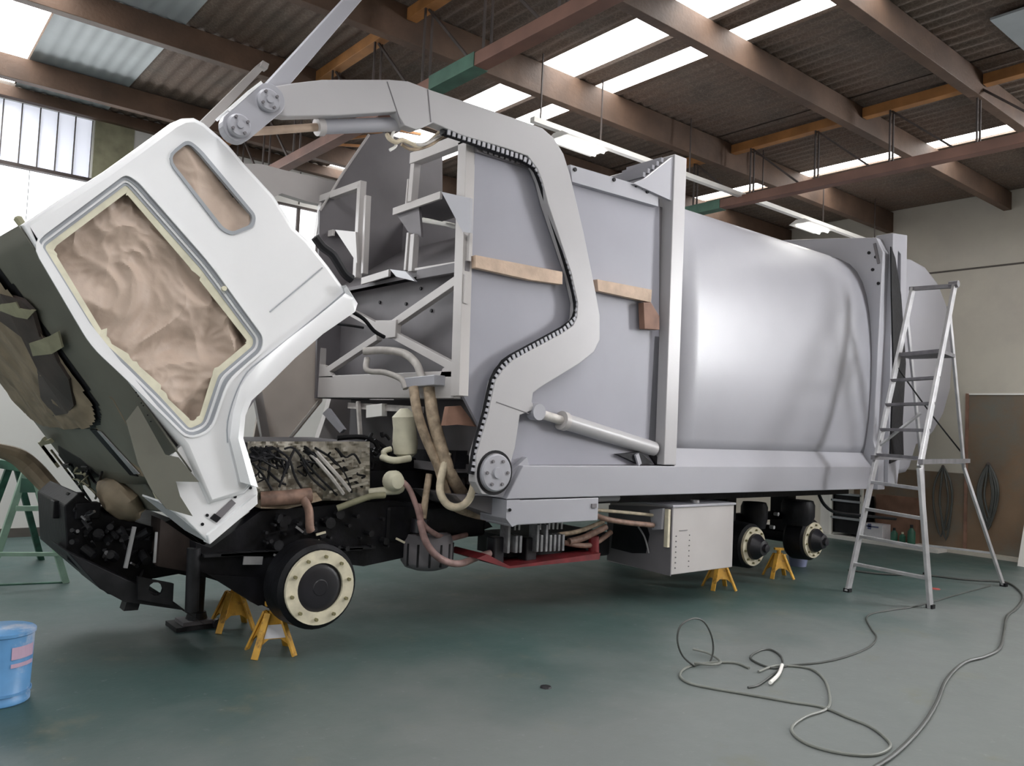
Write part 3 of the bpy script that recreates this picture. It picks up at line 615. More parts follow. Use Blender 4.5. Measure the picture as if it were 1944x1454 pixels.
hz([(1130, 968, .22), (1180, 972, .2), (1240, 978, .2)], 0.014, 'hosepale')
hz([(1150, 1000, .4), (1110, 1020, .4), (1080, 1028, .4)], 0.028, 'copper'); hz([(1160, 1010, .4), (1120, 1035, .4), (1070, 1030, .42)], 0.022, 'copper'); hz([(1145, 990, .45), (1100, 1008, .45), (1060, 1015, .45)], 0.02, 'hose')
# taped filter can, wrapped canisters
fc = part(MB().lathe(oy(770, 868, .7), oy(768, 805, .7) - oy(770, 868, .7), [(0, .05), (.03, .085), (.10, .095), (.22, .085), (.30, .09), (.34, .05), (.36, .03)], 18), 'wrapped_filter', 'tape', smooth=True)
hz([(725, 868, .7), (748, 874, .6), (778, 870, .6)], 0.025, 'tape', 'wrapped_pipe'); hz([(735, 872, .7), (728, 858, .7), (742, 852, .7)], 0.02, 'tape', 'wrapped_pipe')
hz([(700, 935, .6), (730, 932, .55), (760, 928, .55), (756, 905, .6)], 0.03, 'tape', 'wrapped_pipe')
part(MB().lathe(oy(742, 912, .55), (0, -1, 0), [(0, .07), (.05, .075), (.10, .05), (.11, .001)], 18), 'wrapped_cap', 'tape', smooth=True)
hz([(640, 965, .55), (680, 950, .5), (705, 942, .5), (730, 940, .5)], 0.022, 'tapedark', 'wrapped_pipe')
part(MB().tube([oy(880, 870, .5), oy(872, 895, .45), oy(866, 930, .4)], 0.06, n=12), 'grey_accumulator', 'darkgrey', smooth=True)

# ---- masked engine block
def engine():
    def fn(u, v):
        px = 470 + 232 * u; py = 838 + 112 * v
        if px < 500: py += 0
        p = oy(px, py, 0.60 + 0.06 * noise.noise(V((u * 9, v * 6, 1))) + 0.04 * noise.noise(V((u * 25, v * 16, 5))) + 0.10 * (abs(v - 0.45) ** 2))
        return p
    return MB().grid(fn, 60, 30)
eg = part(engine(), 'masked_engine', 'film', smooth=True, ang=30)
for (pts_) in ([(505, 846), (512, 880), (508, 915)], [(520, 850), (548, 870), (560, 905), (575, 930)], [(560, 850), (545, 885), (530, 925)], [(585, 852), (610, 880), (640, 905)], [(598, 850), (632, 872), (655, 900), (668, 935)], [(540, 852), (556, 850), (572, 868), (590, 905), (618, 930)], [(575, 870), (600, 900), (640, 940)], [(480, 880), (498, 900), (516, 930)], [(640, 852), (655, 868), (672, 862), (684, 880)], [(488, 856), (500, 866), (492, 884), (506, 892)]):
    part(MB().tube([oy(a, b, .545) for a, b in pts_], .008, n=6), 'engine_wire', 'blacksoft', eg)
for (pts_) in ([(590, 862), (628, 905), (652, 938)], [(600, 858), (640, 902), (664, 932)]):
    part(MB().tube([oy(a, b, .53) for a, b in pts_], .014, n=6), 'wrapped_pipe', 'hosegrey', eg)
a_, b_, c_, d_ = oy(470, 840, .98), oy(702, 840, .98), oy(702, 950, .98), oy(470, 950, .98)
part(MB().plate([a_, b_, c_, d_], (0, 1.0, 0)), 'engine_block', 'darkgrey', eg)
for k in range(22):
    x = 480 + random.random() * 200; y = 845 + random.random() * 60; yy = 0.55
    pts = [oy(x + j * random.uniform(-4, 12), y + j * random.uniform(4, 14), yy + random.uniform(-.03, .03)) for j in range(4)]
    part(MB().tube(pts, 0.005 + 0.004 * random.random(), n=6), 'engine_wire', 'black', eg)
for k in range(7):
    x = 482 + random.random() * 30; pts = [oy(x + random.uniform(-12, 25), 850 + j * 8, .54) for j in range(4)]
    part(MB().tube(pts, 0.014, n=6), 'engine_wire', 'black', eg)
for k in range(9):
    x = 640 + random.random() * 40; y = 870 + k * 7
    part(MB().bar(oy(x - 20, y + 8, .55), oy(x + 20, y - 3, .55), 0.02, 0.016), 'film_fold', 'film', eg)
hz([(495, 948, .6), (540, 945, .55), (590, 940, .52)], 0.05, 'copper', 'wrapped_exhaust')
hz([(575, 945, .5), (586, 968, .48), (588, 1000, .46), (590, 1008, .46)], 0.028, 'copper', 'wrapped_strut')
part(MB().plate([oy(a, b, .58) for a, b in [(495, 950), (600, 935), (612, 950), (545, 966), (495, 965)]], (0, .1, 0)), 'wrapped_bracket', 'hose')
for k in range(14):
    x = 690 + random.random() * 70; y = 820 + random.random() * 60
    part(MB().tube([oy(x + j * random.uniform(-6, 9), y + j * random.uniform(2, 13), .75) for j in range(4)], 0.012, n=6), 'wire_loom', 'black')
part(MB().tube([oy(640, 832, .9), oy(690, 830, .85), oy(730, 850, .8), oy(760, 890, .8)], 0.018), 'wire_loom', 'black')
part(MB().box(2.75, 3.6, 0.75, 1.9, 0.86, 1.22), 'gearbox', 'black', bevel=0.03)

# ---- chassis
for y in (0.72, 1.68): part(MB().box(1.75, 9.3, y, y + 0.09, 0.86 if y < 1 else 0.86, 1.12), 'chassis_rail', 'black', bevel=0.004)
for x in (2.0, 3.4, 4.6, 5.8, 6.6, 7.7, 8.8): part(MB().box(x, x + 0.08, 0.80, 1.68, 0.88, 1.10), 'cross_member', 'black')
part(MB().plate([oy(a, b, .62) for a, b in [(495, 970), (740, 950), (905, 965), (935, 1000), (760, 1060), (690, 1075), (650, 1070), (560, 1120), (440, 1110), (372, 1080), (372, 1030), (400, 1040)]], (0, .12, 0)), 'chassis_side_plate', 'black')
part(MB().plate([oy(a, b, .66) for a, b in [(378, 1050), (500, 1040), (560, 1060), (545, 1170), (500, 1150), (430, 1108), (378, 1092)]], (0, .1, 0)), 'spring_hanger', 'black')
part(MB().bar(oy(462, 1064, .55), oy(498, 1064, .55), 0.01, 0.05), 'paint_patch', 'alu')
for (a, b, m_) in (((520, 1053), (535, 1058), 'alu'), ((540, 1052), (552, 1062), 'alu'), ((575, 1010), (562, 1000), 'alu'), ((600, 1015), (618, 1010), 'cream'), ((604, 1025), (612, 1042), 'cream'), ((752, 1022), (768, 1030), 'cream')):
    part(MB().bar(oy(*a, .5), oy(*b, .5), 0.012, 0.014), 'bare_fitting', m_)
for k in range(40):
    px = 500 + random.random() * 240; py = 975 + random.random() * 70
    c = oy(px, py, .60); part(MB().cyl(c, c - V((0, 0.03 + .04 * random.random(), 0)), 0.008 + 0.03 * random.random() ** 2, n=8), 'chassis_fitting', 'blacksoft')
# leaf spring + springs front
for k in range(5): part(MB().bar((1.72 + k * .1, .60, .62 - k * .02 + .02 * k), (2.9 - k * .1, .60, .62 - k * .022 + .02 * k - .02), 0.08, 0.016), 'spring_leaf', 'blacksoft')
# bell housing / filter can seen under chassis
bh = part(MB().lathe(oy(812, 1012, .6), (0, 0, -1), [(0, .17), (.05, .19), (.20, .19), (.24, .16), (.26, .10), (.265, .001)], 28), 'sump_housing', 'darkgrey', smooth=True)
for k in range(7):
    a = math.pi + 0.2 + k * 0.45; c = oy(812, 1012, .6) + V((.19 * math.cos(a), .19 * math.sin(a), -.06)); part(MB().bar(c, c + V((0, 0, -.16)), 0.012), 'casting_rib', 'blacksoft', bh)
part(MB().cyl(oy(795, 1010, .45), oy(797, 985, .45), 0.06, n=18), 'filter_bowl', 'hub', smooth=True)
part(MB().box(3.0, 3.9, .6, 1.8, .62, .88), 'transmission', 'black', bevel=0.03)
# valve bank
vt = part(MB().plate([oy(925, 1052, .3), oy(968, 1075, .3), oy(1140, 1050, .3), oy(1138, 1062, .3), oy(966, 1079, .3), oy(905, 1060, .3)], (0, .4, 0)), 'red_tray', 'red')
vt['label'] = 'dull red tray under the valve bank'
part(MB().box(4.05, 4.9, .5, .9, .46, .62), 'valve_base', 'black')
for px in (965, 980, 988, 1020, 1028, 1037, 1045, 1053, 1061, 1069):
    big = px < 995
    p = oy(px, 1058 - (px - 965) * .05, .35); part(MB().box(p.x - .012, p.x + .012, .35, .45, p.z + .03, p.z + (.24 if px in (965, 1020, 1037) else .16)), 'valve_section', 'valve', bevel=.003)
    part(MB().cyl(V((p.x, .38, p.z + .2)), V((p.x, .38, p.z + .28)), .008, n=8), 'valve_lever', 'alu')
part(MB().box(3.83, 3.93, .4, .5, .44, .64), 'valve_block', 'hub', bevel=.01); part(MB().box(4.15, 4.26, .4, .5, .44, .62), 'valve_block', 'hub', bevel=.01)
part(MB().cyl(oy(1127, 1018, .4), oy(1127, 1052, .4), .045, n=16), 'red_canister', 'red', smooth=True)
part(MB().box(4.6, 5.2, .5, 1.2, .40, .60), 'dark_reservoir', 'black', bevel=.02)
# long pale locker below the sill
lb = part(MB().box(3.64, 4.52, 0.0, .35, .79, .965), 'long_locker', 'grey', bevel=0.006)
part(MB().plate([(3.60, -.005, .97), (3.72, -.005, .97), (3.72, -.005, .80), (3.66, -.005, .78), (3.60, -.005, .84)], (0, .3, 0)), 'locker_end_plate', 'grey', lb)
part(MB().cyl(oy(968, 968, -.006), oy(968, 968, -.02), .012, n=8), 'locker_latch', 'black', lb); part(MB().box(4.44, 4.49, -.012, 0, .89, .92), 'locker_latch', 'darkgrey', lb)
# dark front apron under arm pivot
part(MB().plate([oy(a, b, .16) for a, b in [(865, 940), (965, 945), (968, 990), (930, 975), (885, 960)]], (0, .6, 0)), 'pivot_apron', 'darkgrey')
part(MB().plate([oy(a, b, .05) for a, b in [(960, 905), (1000, 868), (1005, 882), (970, 945), (905, 940)]], (0, .12, 0)), 'pivot_bracket', 'grey')
# hydraulic tank / tool box
X0, X1 = 5.47, 6.35
tb = part(MB().box(X0, X1, 0.05, .78, .285, .86), 'tool_box', 'warmgrey', bevel=0.006)
part(MB().box(X0 - .01, X1 + .01, .035, .79, .855, .875), 'box_lid', 'grey', tb, bevel=.003)
part(MB().plate([(X0 - .012, .04, .28), (X0 - .012, .78, .30), (X0 - .012, .78, .80), (X0 - .012, .04, .86)], (.012, 0, 0)), 'dark_end_plate', 'darkgrey', tb)
part(MB().plate([ox(a, b, X0 - .02) for a, b in [(1165, 990), (1225, 990), (1232, 1015), (1225, 1050), (1200, 1050), (1160, 1040)]], (.01, 0, 0)), 'end_recess', 'black', tb)
part(MB().tube([ox(a, b, X0 - .03) for a, b in [(1212, 1000), (1224, 1020), (1232, 1050)]], .008), 'recess_edge', 'alu', tb)
part(MB().box(X0 - .05, X0 - .02, .05, .09, .52, .84), 'yellowed_strip', 'cream', tb)
part(MB().plate([ox(a, b, X0 - .08) for a, b in [(1233, 968), (1258, 965), (1255, 1005), (1238, 1006)]], (.03, 0, 0)), 'bracket', 'grey', tb)
part(MB().cyl((5.9, .15, .87), (5.9, .15, .90), .04, n=16), 'filler_cap', 'alu', tb)
dots = MB()
for i in range(7):
    dots.cyl((X0 + .06, .05, .34 + i * .045), (X0 + .06, .043, .34 + i * .045), .006, n=6); dots.cyl((X0 + .24, .05, .34 + i * .045), (X0 + .24, .043, .34 + i * .045), .005, n=6)
dots.box(X0 + .10, X0 + .21, .045, .05, .652, .656)
part(dots, 'rivet_rows', 'darkgrey', tb)
# air tank & pale pipe above box
part(MB().cyl((4.75, .25, .93), (5.0, .25, .93), .03, n=14), 'pale_pipe', 'grey', smooth=True)
part(MB().box(4.6, 8.9, .3, .6, .88, .97), 'under_body_channel', 'black')

# ---- wheels hubs (wheels are off)
def drum(x, y, z, s=1.0, front=True):
    d = part(MB().lathe((x, y + .06, z), (0, 1, 0), [(0, .235 * s), (.02, .26 * s), (.20, .27 * s), (.23, .25 * s), (.24, .08), (.30, .07)], 36), 'brake_drum', 'black', smooth=True, ang=30)
    part(MB().ring((x, y + .06, z), (0, -1, 0), .225 * s, .150 * s, .025, 40), 'taped_flange', 'cream', d, smooth=True, ang=30)
    L_ = .02 if front else .14
    part(MB().lathe((x, y + .06, z), (0, -1, 0), [(0, .150 * s), (L_ * .4, .148 * s), (L_ * .8, .125 * s if front else .10 * s), (L_, .11 * s if front else .085 * s), (L_ * 1.05, .05 * s), (L_ * 1.25, .045 * s), (L_ * 1.3, .001)], 32), 'hub', 'hub', d, smooth=True, ang=30)
    for k in range(10):
        a = k * math.pi / 5 + .2; c = V((x + .19 * s * math.cos(a), y + .035, z + .19 * s * math.sin(a)))
        part(MB().cyl(c + V((0, .03, 0)), c - V((0, .018, 0)), .011, n=6), 'wheel_stud', 'bolt', d)
    return d
drum(2.30, 0.13, .45); drum(7.12, .30, .385, .86, False); drum(8.25, .30, .385, .86, False)
drum(2.30, 2.1, .45) if False else part(MB().lathe((2.30, 2.05, .45), (0, 1, 0), [(0, .26), (.2, .27), (.21, .1)], 28), 'brake_drum', 'black')
for x in (7.12, 8.25): part(MB().lathe((x, 1.95, .385), (0, 1, 0), [(0, .23), (.2, .24), (.21, .1)], 28), 'brake_drum', 'black'); part(MB().cyl((x, .4, .40), (x, 2.1, .40), .085, n=16), 'rear_axle', 'black')
part(MB().box(2.22, 2.38, .35, 2.2, .33, .47), 'front_axle', 'black', bevel=.02)
for x in (7.12, 8.25):
    part(MB().box(x - .42, x + .42, .68, .78, .58, .66), 'suspension_spring', 'black'); part(MB().box(x - .08, x + .08, .62, .84, .45, .9), 'spring_seat', 'black')
part(MB().lathe(oy(1515, 958, .5), (0, 0, -1), [(-.05, .16), (0, .18), (.12, .18), (.22, .15)], 22), 'air_spring', 'black', smooth=True)
part(MB().lathe(oy(1432, 962, .6), (0, 0, -1), [(-.05, .12), (0, .14), (.12, .14), (.22, .12)], 22), 'air_spring', 'black', smooth=True)
part(MB().tube([oy(1555, 940, .4), oy(1565, 958, .38), oy(1585, 972, .36), oy(1630, 978, .36), oy(1700, 985, .4)], .018), 'air_line', 'black')
for a in ((1470, 975), (1535, 980), (1462, 1000)): c = oy(*a, .5); part(MB().cyl(c, c - V((0, .05, 0)), .02, n=8), 'bare_fitting', 'alu')

# ---- front end under the tilted cab
for k in range(26):
    px = 118 + random.random() * 150; py = 935 + (px - 118) * .35 + random.random() * 55; c = oy(px, py, 1.0 + random.random() * .6); q = .03 + .05 * random.random()
    part(MB().box(c.x - q, c.x + q, c.y - q * .5, c.y + q, c.z - q * .8, c.z + q * .6), 'front_fitting', 'black', bevel=.006)
fe = [(122, 960), (150, 935), (200, 975), (290, 1000), (330, 985), (385, 1035), (385, 1100), (340, 1090), (285, 1100), (265, 1140), (205, 1128), (128, 1062)]
part(MB().plate([oy(a, b, 1.0) for a, b in fe], (0, .9, 0)), 'radiator_pack', 'black', bevel=.01)
part(MB().plate([oy(a, b, .85) for a, b in [(305, 985), (385, 1040), (385, 1090), (300, 1075)]], (0, .2, 0)), 'brown_cover', 'darkbrown')
for k in range(46):
    px = 140 + random.random() * 150; py = 955 + (px - 120) * .35 + random.random() * 75
    c = oy(px, py, .98); part(MB().cyl(c, c + V((random.uniform(-.05, .05), -.03 - random.random() * .05, random.uniform(-.05, .05))), .006 + .025 * random.random() ** 2, n=8), 'front_fitting', 'blacksoft' if random.random() < .85 else 'valve')
part(MB().bar(oy(255, 1000, .75), oy(238, 1078, .75), .02, .02), 'cab_strut', 'alu'); part(MB().bar(oy(297, 1010, .75), oy(293, 1068, .75), .014, .014), 'cab_strut', 'alu')
part(MB().plate([oy(a, b, .75) for a, b in [(128, 1048), (330, 1142), (395, 1190), (345, 1158), (235, 1142), (190, 1118)]], (0, .5, 0)), 'bumper_beam', 'blacksoft', bevel=.004)
part(MB().plate([oy(a, b, .72) for a, b in [(262, 1095), (330, 1108), (328, 1150), (262, 1138)]], (0, .03, 0), [[oy(296 + 14 * math.cos(t * .628), 1118 + 13 * math.sin(t * .628), .72) for t in range(10)]]), 'step_plate_with_hole', 'blacksoft')
part(MB().bar(oy(372, 1085, .7), oy(500, 1070, .7), .05, .06), 'lower_link', 'black')
part(MB().plate([oy(a, b, .8) for a, b in [(245, 1130), (270, 1132), (262, 1158), (235, 1160)]], (0, .1, 0)), 'tow_foot', 'blacksoft')
part(MB().cyl(oy(368, 1040, .62), oy(364, 1160, .62), .04, n=16), 'cab_tilt_ram', 'blacksoft', smooth=True)
part(MB().plate([oy(a, b, .6) for a, b in [(395, 1090), (540, 1100), (545, 1140), (490, 1150)]], (0, .12, 0)), 'axle_beam_end', 'black')

# ================================================================== CAB
CYA = 0.05
cabo = [(42, 424), (120, 372), (200, 322), (270, 272), (330, 228), (350, 219), (372, 218), (392, 228), (424, 256), (440, 271), (471, 308), (526, 368), (563, 428), (589, 452), (631, 504), (657, 541), (679, 576), (674, 592), (613, 634), (560, 680), (505, 735), (476, 760), (465, 789), (461, 832), (472, 868), (487, 919), (470, 940), (400, 960), (350, 850), (255, 737), (160, 620)]
wo = lambda pts, y: [oy(a, b, y) for a, b in pts]
doorq = [(62, 462), (238, 330), (262, 345), (398, 500), (500, 640), (497, 665), (432, 722), (400, 815), (358, 832), (290, 764), (231, 706), (176, 655)]
winq = [(314, 299), (356, 266), (380, 286), (484, 410), (480, 430), (440, 446), (420, 436)]
def xzp(q): return [(p.x, p.z) for p in wo(q, CYA + .02)]
def rr(q, d, r=.07): return roundpoly(offset2(xzp(q), d), max(.02, r - d), 4)
door, win = rr(doorq, 0), rr(winq, 0)
P2 = [(p.x, p.z) for p in wo(cabo, CYA)]
cab = part(MB().plate([V((x, CYA + .02, z)) for x, z in offset2(P2, 0.035)], (0, .03, 0), [[V((x, CYA + .02, z)) for x, z in door], [V((x, CYA + .02, z)) for x, z in win]]), 'cab_side', 'white', smooth=True, ang=20)
rows = []
for d_, y in ((0.035, CYA + .02), (0.018, CYA + .026), (0.006, CYA + .042), (0.0, CYA + .075), (0.0, 2.30), (0.012, 2.35), (0.035, 2.37)):
    rows.append([V((x, y, z)) for x, z in offset2(P2, d_)])
n_ = len(P2); vs = [p for r in rows for p in r]; fs = []
skip = set()
for k in range(len(rows) - 1):
    for i in range(n_):
        if k == 3 and i in (28, 29): continue
        fs.append((k * n_ + i, k * n_ + (i + 1) % n_, (k + 1) * n_ + (i + 1) % n_, (k + 1) * n_ + i))
sh = part(MB().add(vs, fs), 'cab_shell', 'white', smooth=True, ang=50)
part(MB().plate([V((x, 2.36, z)) for x, z in offset2(P2, 0.035)], (0, .01, 0)), 'cab_side', 'white')
# door opening frame: stepped seal and tape
def frame_ring(pts, d0, d1, y, th, name, m, par):
    a = rr(pts, d0); b = rr(pts, d1)
    mb = MB(); n = len(a); vs = [V((x, y, z)) for x, z in a] + [V((x, y, z)) for x, z in b] + [V((x, y + th, z)) for x, z in a] + [V((x, y + th, z)) for x, z in b]
    fs = []
    for i in range(n):
        j = (i + 1) % n; fs += [(i, j, n + j, n + i), (n + i, n + j, 3 * n + j, 3 * n + i), (2 * n + i, 2 * n + j, j, i), (3 * n + i, 3 * n + j, 2 * n + j, 2 * n + i)]
    return part(mb.add(vs, fs), name, m, par)
frame_ring(doorq, -.004, .022, CYA + .026, .02, 'door_seal', 'seal', cab)
frame_ring(doorq, .020, .036, CYA + .032, .02, 'door_flange', 'white', cab)
frame_ring(doorq, .034, .052, CYA + .038, .02, 'door_inner_seal', 'seal', cab)
frame_ring(doorq, -.012, .002, CYA + .012, .012, 'door_edge', 'white', cab)
frame_ring(winq, -.006, .016, CYA + .012, .03, 'window_rubber', 'seal', cab)
tin = [(x + .03 * noise.noise(V((i * .7, 0, 3))), z + .03 * noise.noise(V((i * .7, 4, 3)))) for i, (x, z) in enumerate(rr(doorq, .088, .13))]
to_ = rr(doorq, .046); n_ = len(to_)
part(MB().add([V((x, CYA + .040, z)) for x, z in to_] + [V((x, CYA + .044, z)) for x, z in tin] + [V((x, CYA + .048, z)) for x, z in tin] + [V((x, CYA + .048, z)) for x, z in to_],
    [(k * n_ + i, k * n_ + (i + 1) % n_, ((k + 1) % 4) * n_ + (i + 1) % n_, ((k + 1) % 4) * n_ + i) for k in range(4) for i in range(n_)]), 'masking_tape', 'tape', cab)
# crumpled paper over the door opening
def crumple(s, t, f=1.0, seed=0):
    v = 0
    wx = s + .16 * noise.noise(V((s * 2.2, t * 2.2, seed))); wz = t + .16 * noise.noise(V((s * 2.2, t * 2.2, seed + 9)))
    for k, (fr, am, an) in enumerate(((1.3, .9, .6), (2.6, .75, 1.0), (5.2, .38, .7), (10, .12, 1))):
        c_, s2 = math.cos(.9 + k * 1.3), math.sin(.9 + k * 1.3); u = wx * c_ + wz * s2; w2 = -wx * s2 + wz * c_
        v += am * (1 - 2.6 * abs(noise.noise(V((u * fr * f, w2 * fr * f * an + seed, 1.3 * k + seed)))))
    return v
def paper(pts, y, amp, seed, nu=90, nv=70, inset=.06):
    W_ = rr(pts, 0); xs = [p[0] for p in W_]; zs = [p[1] for p in W_]
    Q = rr(pts, inset)
    def inside(x, z):
        c = False; j = len(Q) - 1
        for i in range(len(Q)):
            if (Q[i][1] > z) != (Q[j][1] > z) and x < (Q[j][0] - Q[i][0]) * (z - Q[i][1]) / (Q[j][1] - Q[i][1]) + Q[i][0]: c = not c
            j = i
        return c
    mb = MB(); idx = {}
    x0, x1, z0, z1 = min(xs), max(xs), min(zs), max(zs)
    for j in range(nv + 1):
        for i in range(nu + 1):
            x = x0 + (x1 - x0) * i / nu; z = z0 + (z1 - z0) * j / nv
            if inside(x, z):
                idx[(i, j)] = len(mb.v); mb.v.append(V((x, y - amp * crumple(x, z, 1.5, seed), z)))
    for j in range(nv):
        for i in range(nu):
            k = [(i, j), (i + 1, j), (i + 1, j + 1), (i, j + 1)]
            if all(q in idx for q in k): mb.f.append(tuple(idx[q] for q in k))
    return mb
part(paper(doorq, CYA + .125, .036, 2, 170, 150, .045), 'masking_paper', 'paper', cab, smooth=True, ang=25)
part(MB().plate([V((x, CYA + .22, z)) for x, z in door], (0, .01, 0)), 'paper_backing', 'paper', cab)
part(paper(winq, CYA + .060, .018, 9, 60, 50, .004), 'masking_paper', 'paper', cab, smooth=True, ang=25)
part(MB().plate([V((x, CYA + .10, z)) for x, z in win], (0, .01, 0)), 'paper_backing', 'paper', cab)
c = oy(424, 548, CYA + .03); part(MB().cyl(c, c + V((0, -.02, 0)), .014, n=10), 'door_catch', 'tape', cab)
for a in ((258, 745), (268, 765), (280, 788), (286, 800), (262, 752), (272, 770)): c = oy(*a, CYA + .02); part(MB().cyl(c, c - V((0, .004, 0)), .004, n=6), 'hinge_hole', 'black', cab)
# seams
def seam(pts, y=CYA + .018, r=.004, m='seal'): part(MB().tube([oy(a, b, y) for a, b in pts], r, n=6, sm=3), 'panel_seam', m, cab)
seam([(612, 508), (560, 552), (512, 592)]); seam([(662, 548), (600, 600), (545, 645), (500, 680), (470, 705), (448, 745), (432, 800), (432, 840)])
# wheel-arch flare
def flare():
    o = [(657, 541), (679, 576), (674, 592), (613, 634), (560, 680), (505, 735), (478, 760), (466, 789), (462, 832), (473, 868), (490, 925)]
    i = [(652, 548), (655, 556), (650, 562), (598, 604), (545, 645), (490, 690), (456, 735), (442, 785), (436, 832), (445, 868), (456, 915)]
    mb = MB(); A = [oy(a, b, CYA - .03) for a, b in o]; B = [oy(a, b, CYA - .01) for a, b in i]; A2 = [p + V((0, .25, 0)) for p in A]; B2 = [oy(a, b, CYA + .03) for a, b in i]
    Mid = [(p + q) / 2 + V((0, -.025, 0)) for p, q in zip(A, B)]
    n = len(A); vs = A2 + A + Mid + B + B2; fs = [(k * n + j, k * n + j + 1, (k + 1) * n + j + 1, (k + 1) * n + j) for k in range(4) for j in range(n - 1)]
    return mb.add(vs, fs)
part(flare(), 'wheel_arch_flare', 'white', cab, smooth=True, ang=50)
# lower step panel below the door
stepp = [(345, 845), (400, 822), (436, 800), (461, 832), (472, 868), (490, 935), (488, 955), (398, 1032), (382, 1016), (350, 985), (322, 968), (318, 940), (332, 912), (322, 870)]
st = part(MB().plate(wo(stepp, CYA + .05), (0, .06, 0)), 'step_panel', 'white', smooth=True, ang=20, bevel=.006)
part(MB().plate(wo([(398, 1034), (490, 956), (489, 938), (394, 1016)], CYA + .02), (0, .10, 0)), 'step_sill', 'white', st, bevel=.006)
part(MB().plate(wo([(400, 984), (412, 992), (448, 955), (440, 948)], CYA + .044), (0, .01, 0)), 'step_slot', 'darkgrey', st)
part(MB().plate(wo([(399, 984), (411, 992), (420, 983), (408, 975)], CYA + .040), (0, .01, 0)), 'step_slot', 'black', st)
for a in ((393, 978), (384, 995), (449, 930), (475, 926), (446, 943)): c = oy(*a, CYA + .05); part(MB().cyl(c, c - V((0, .006, 0)), .009, n=8), 'bolt_hole', 'black', st)
part(MB().tube([oy(a, b, CYA + .048) for a, b in [(432, 835), (436, 870), (447, 905), (452, 925)]], .004, n=6), 'panel_seam', 'seal', st)
part(MB().plate([oy(300, 952, .12), oy(322, 966, .12), oy(384, 1018, .12), oy(398, 1032, .12), oy(384, 1020, .12) + V((0, .3, 0)), oy(300, 952, .12) + V((0, .3, 0))], (0, 0, .01)), 'step_underside', 'white', st)
# ---- cab front face, leaning down and forward
FA0 = oy(36, 428, CYA + .05); FB0 = oy(372, 905, CYA + .05)
fd = (FB0 - FA0).normalized(); fn_ = V((0, 1, 0)).cross(fd).normalized()
if fn_.x > 0: fn_ = -fn_
def bulge(y): return 0.22 * (1 - math.exp(-max(0.0, y - 0.10) / 0.30)) - 0.05 * max(0.0, y - 1.9) ** 2
def S(s_, y, off=0.0): return V((FA0.x, y, FA0.z)) + fd * s_ + fn_ * (bulge(y) + off)
def of(px, py, off=0.0):
    o = 0.0
    for _ in range(25):
        q = opl(px, py, FA0 + fn_ * (o + off), fn_); o = 0.5 * o + 0.5 * bulge(min(max(q.y, 0.1), 2.3))
    s_ = (q - FA0).dot(fd); return S(s_, min(max(q.y, 0.1), 2.35), off)
def fplate(pts, off, th, name, m, par=None, **k):
    P_ = [of(a, b, off) for a, b in pts]; return part(MB().plate(P_, -fn_ * th), name, m, par or ff, **k)
def sgrid(s0, s1, y0, y1, off, nu=16, nv=24): return MB().grid(lambda u, v: S(s0 + (s1 - s0) * u, y0 + (y1 - y0) * v * (v if y0 < .2 else 1), off), nu, nv)
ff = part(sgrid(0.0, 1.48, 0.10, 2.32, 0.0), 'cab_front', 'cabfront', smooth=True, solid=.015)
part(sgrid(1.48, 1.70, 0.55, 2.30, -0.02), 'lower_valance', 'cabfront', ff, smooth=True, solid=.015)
jp = [(248, 728), (314, 862), (339, 868), (378, 915), (332, 914), (340, 940), (366, 980), (314, 965), (285, 925), (225, 810)]
jp = [(250, 733), (314, 865), (339, 868), (378, 915), (332, 914), (340, 940), (366, 980), (314, 965), (285, 930), (262, 900), (210, 760)]
part(MB().plate([oy(a, b, .045) for a, b in [(262, 770), (314, 863), (339, 868), (378, 915), (334, 914), (342, 942), (366, 980), (316, 966), (288, 930), (262, 880), (240, 800)]], (0, .012, 0)), 'corner_panel', 'cabfront', ff)
# windscreen masked with brown paper
wsp = None
def fsheet(s0, s1, y0, y1, rad, off, amp, seed, nu=80, nv=90):
    mb = MB(); idx = {}
    def inside(x, z):
        dx = max(s0 + rad - x, x - s1 + rad, 0); dz = max(y0 + rad - z, z - y1 + rad, 0); return dx * dx + dz * dz <= rad * rad + 1e-6
    for j in range(nv + 1):
        for i in range(nu + 1):
            x = s0 + (s1 - s0) * i / nu; z = y0 + (y1 - y0) * j / nv
            if inside(x, z): idx[(i, j)] = len(mb.v); mb.v.append(S(x, z, off + amp * crumple(x, z, 1.6, seed)))
    for j in range(nv):
        for i in range(nu):
            k = [(i, j), (i + 1, j), (i + 1, j + 1), (i, j + 1)]
            if all(q in idx for q in k): mb.f.append(tuple(idx[q] for q in k))
    return mb
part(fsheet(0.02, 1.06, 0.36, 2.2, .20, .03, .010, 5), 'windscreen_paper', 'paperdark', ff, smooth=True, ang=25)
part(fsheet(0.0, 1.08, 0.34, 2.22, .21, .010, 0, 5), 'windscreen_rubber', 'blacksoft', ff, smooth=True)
fplate([(0, 558), (40, 570), (60, 590), (75, 640), (95, 655), (110, 690), (130, 720), (140, 770), (128, 785), (100, 790), (78, 765), (70, 700), (40, 640), (0, 610)], .045, .02, 'dark_plastic_sheet', 'darkbrown')
fplate([(0, 578), (30, 574), (36, 586), (66, 590), (52, 606), (30, 602), (0, 590)], .05, .01, 'tape_strip', 'tapedark')
fplate([(55, 652), (90, 640), (112, 628), (118, 660), (98, 672), (62, 676)], .05, .01, 'tape_strip', 'tapedark')
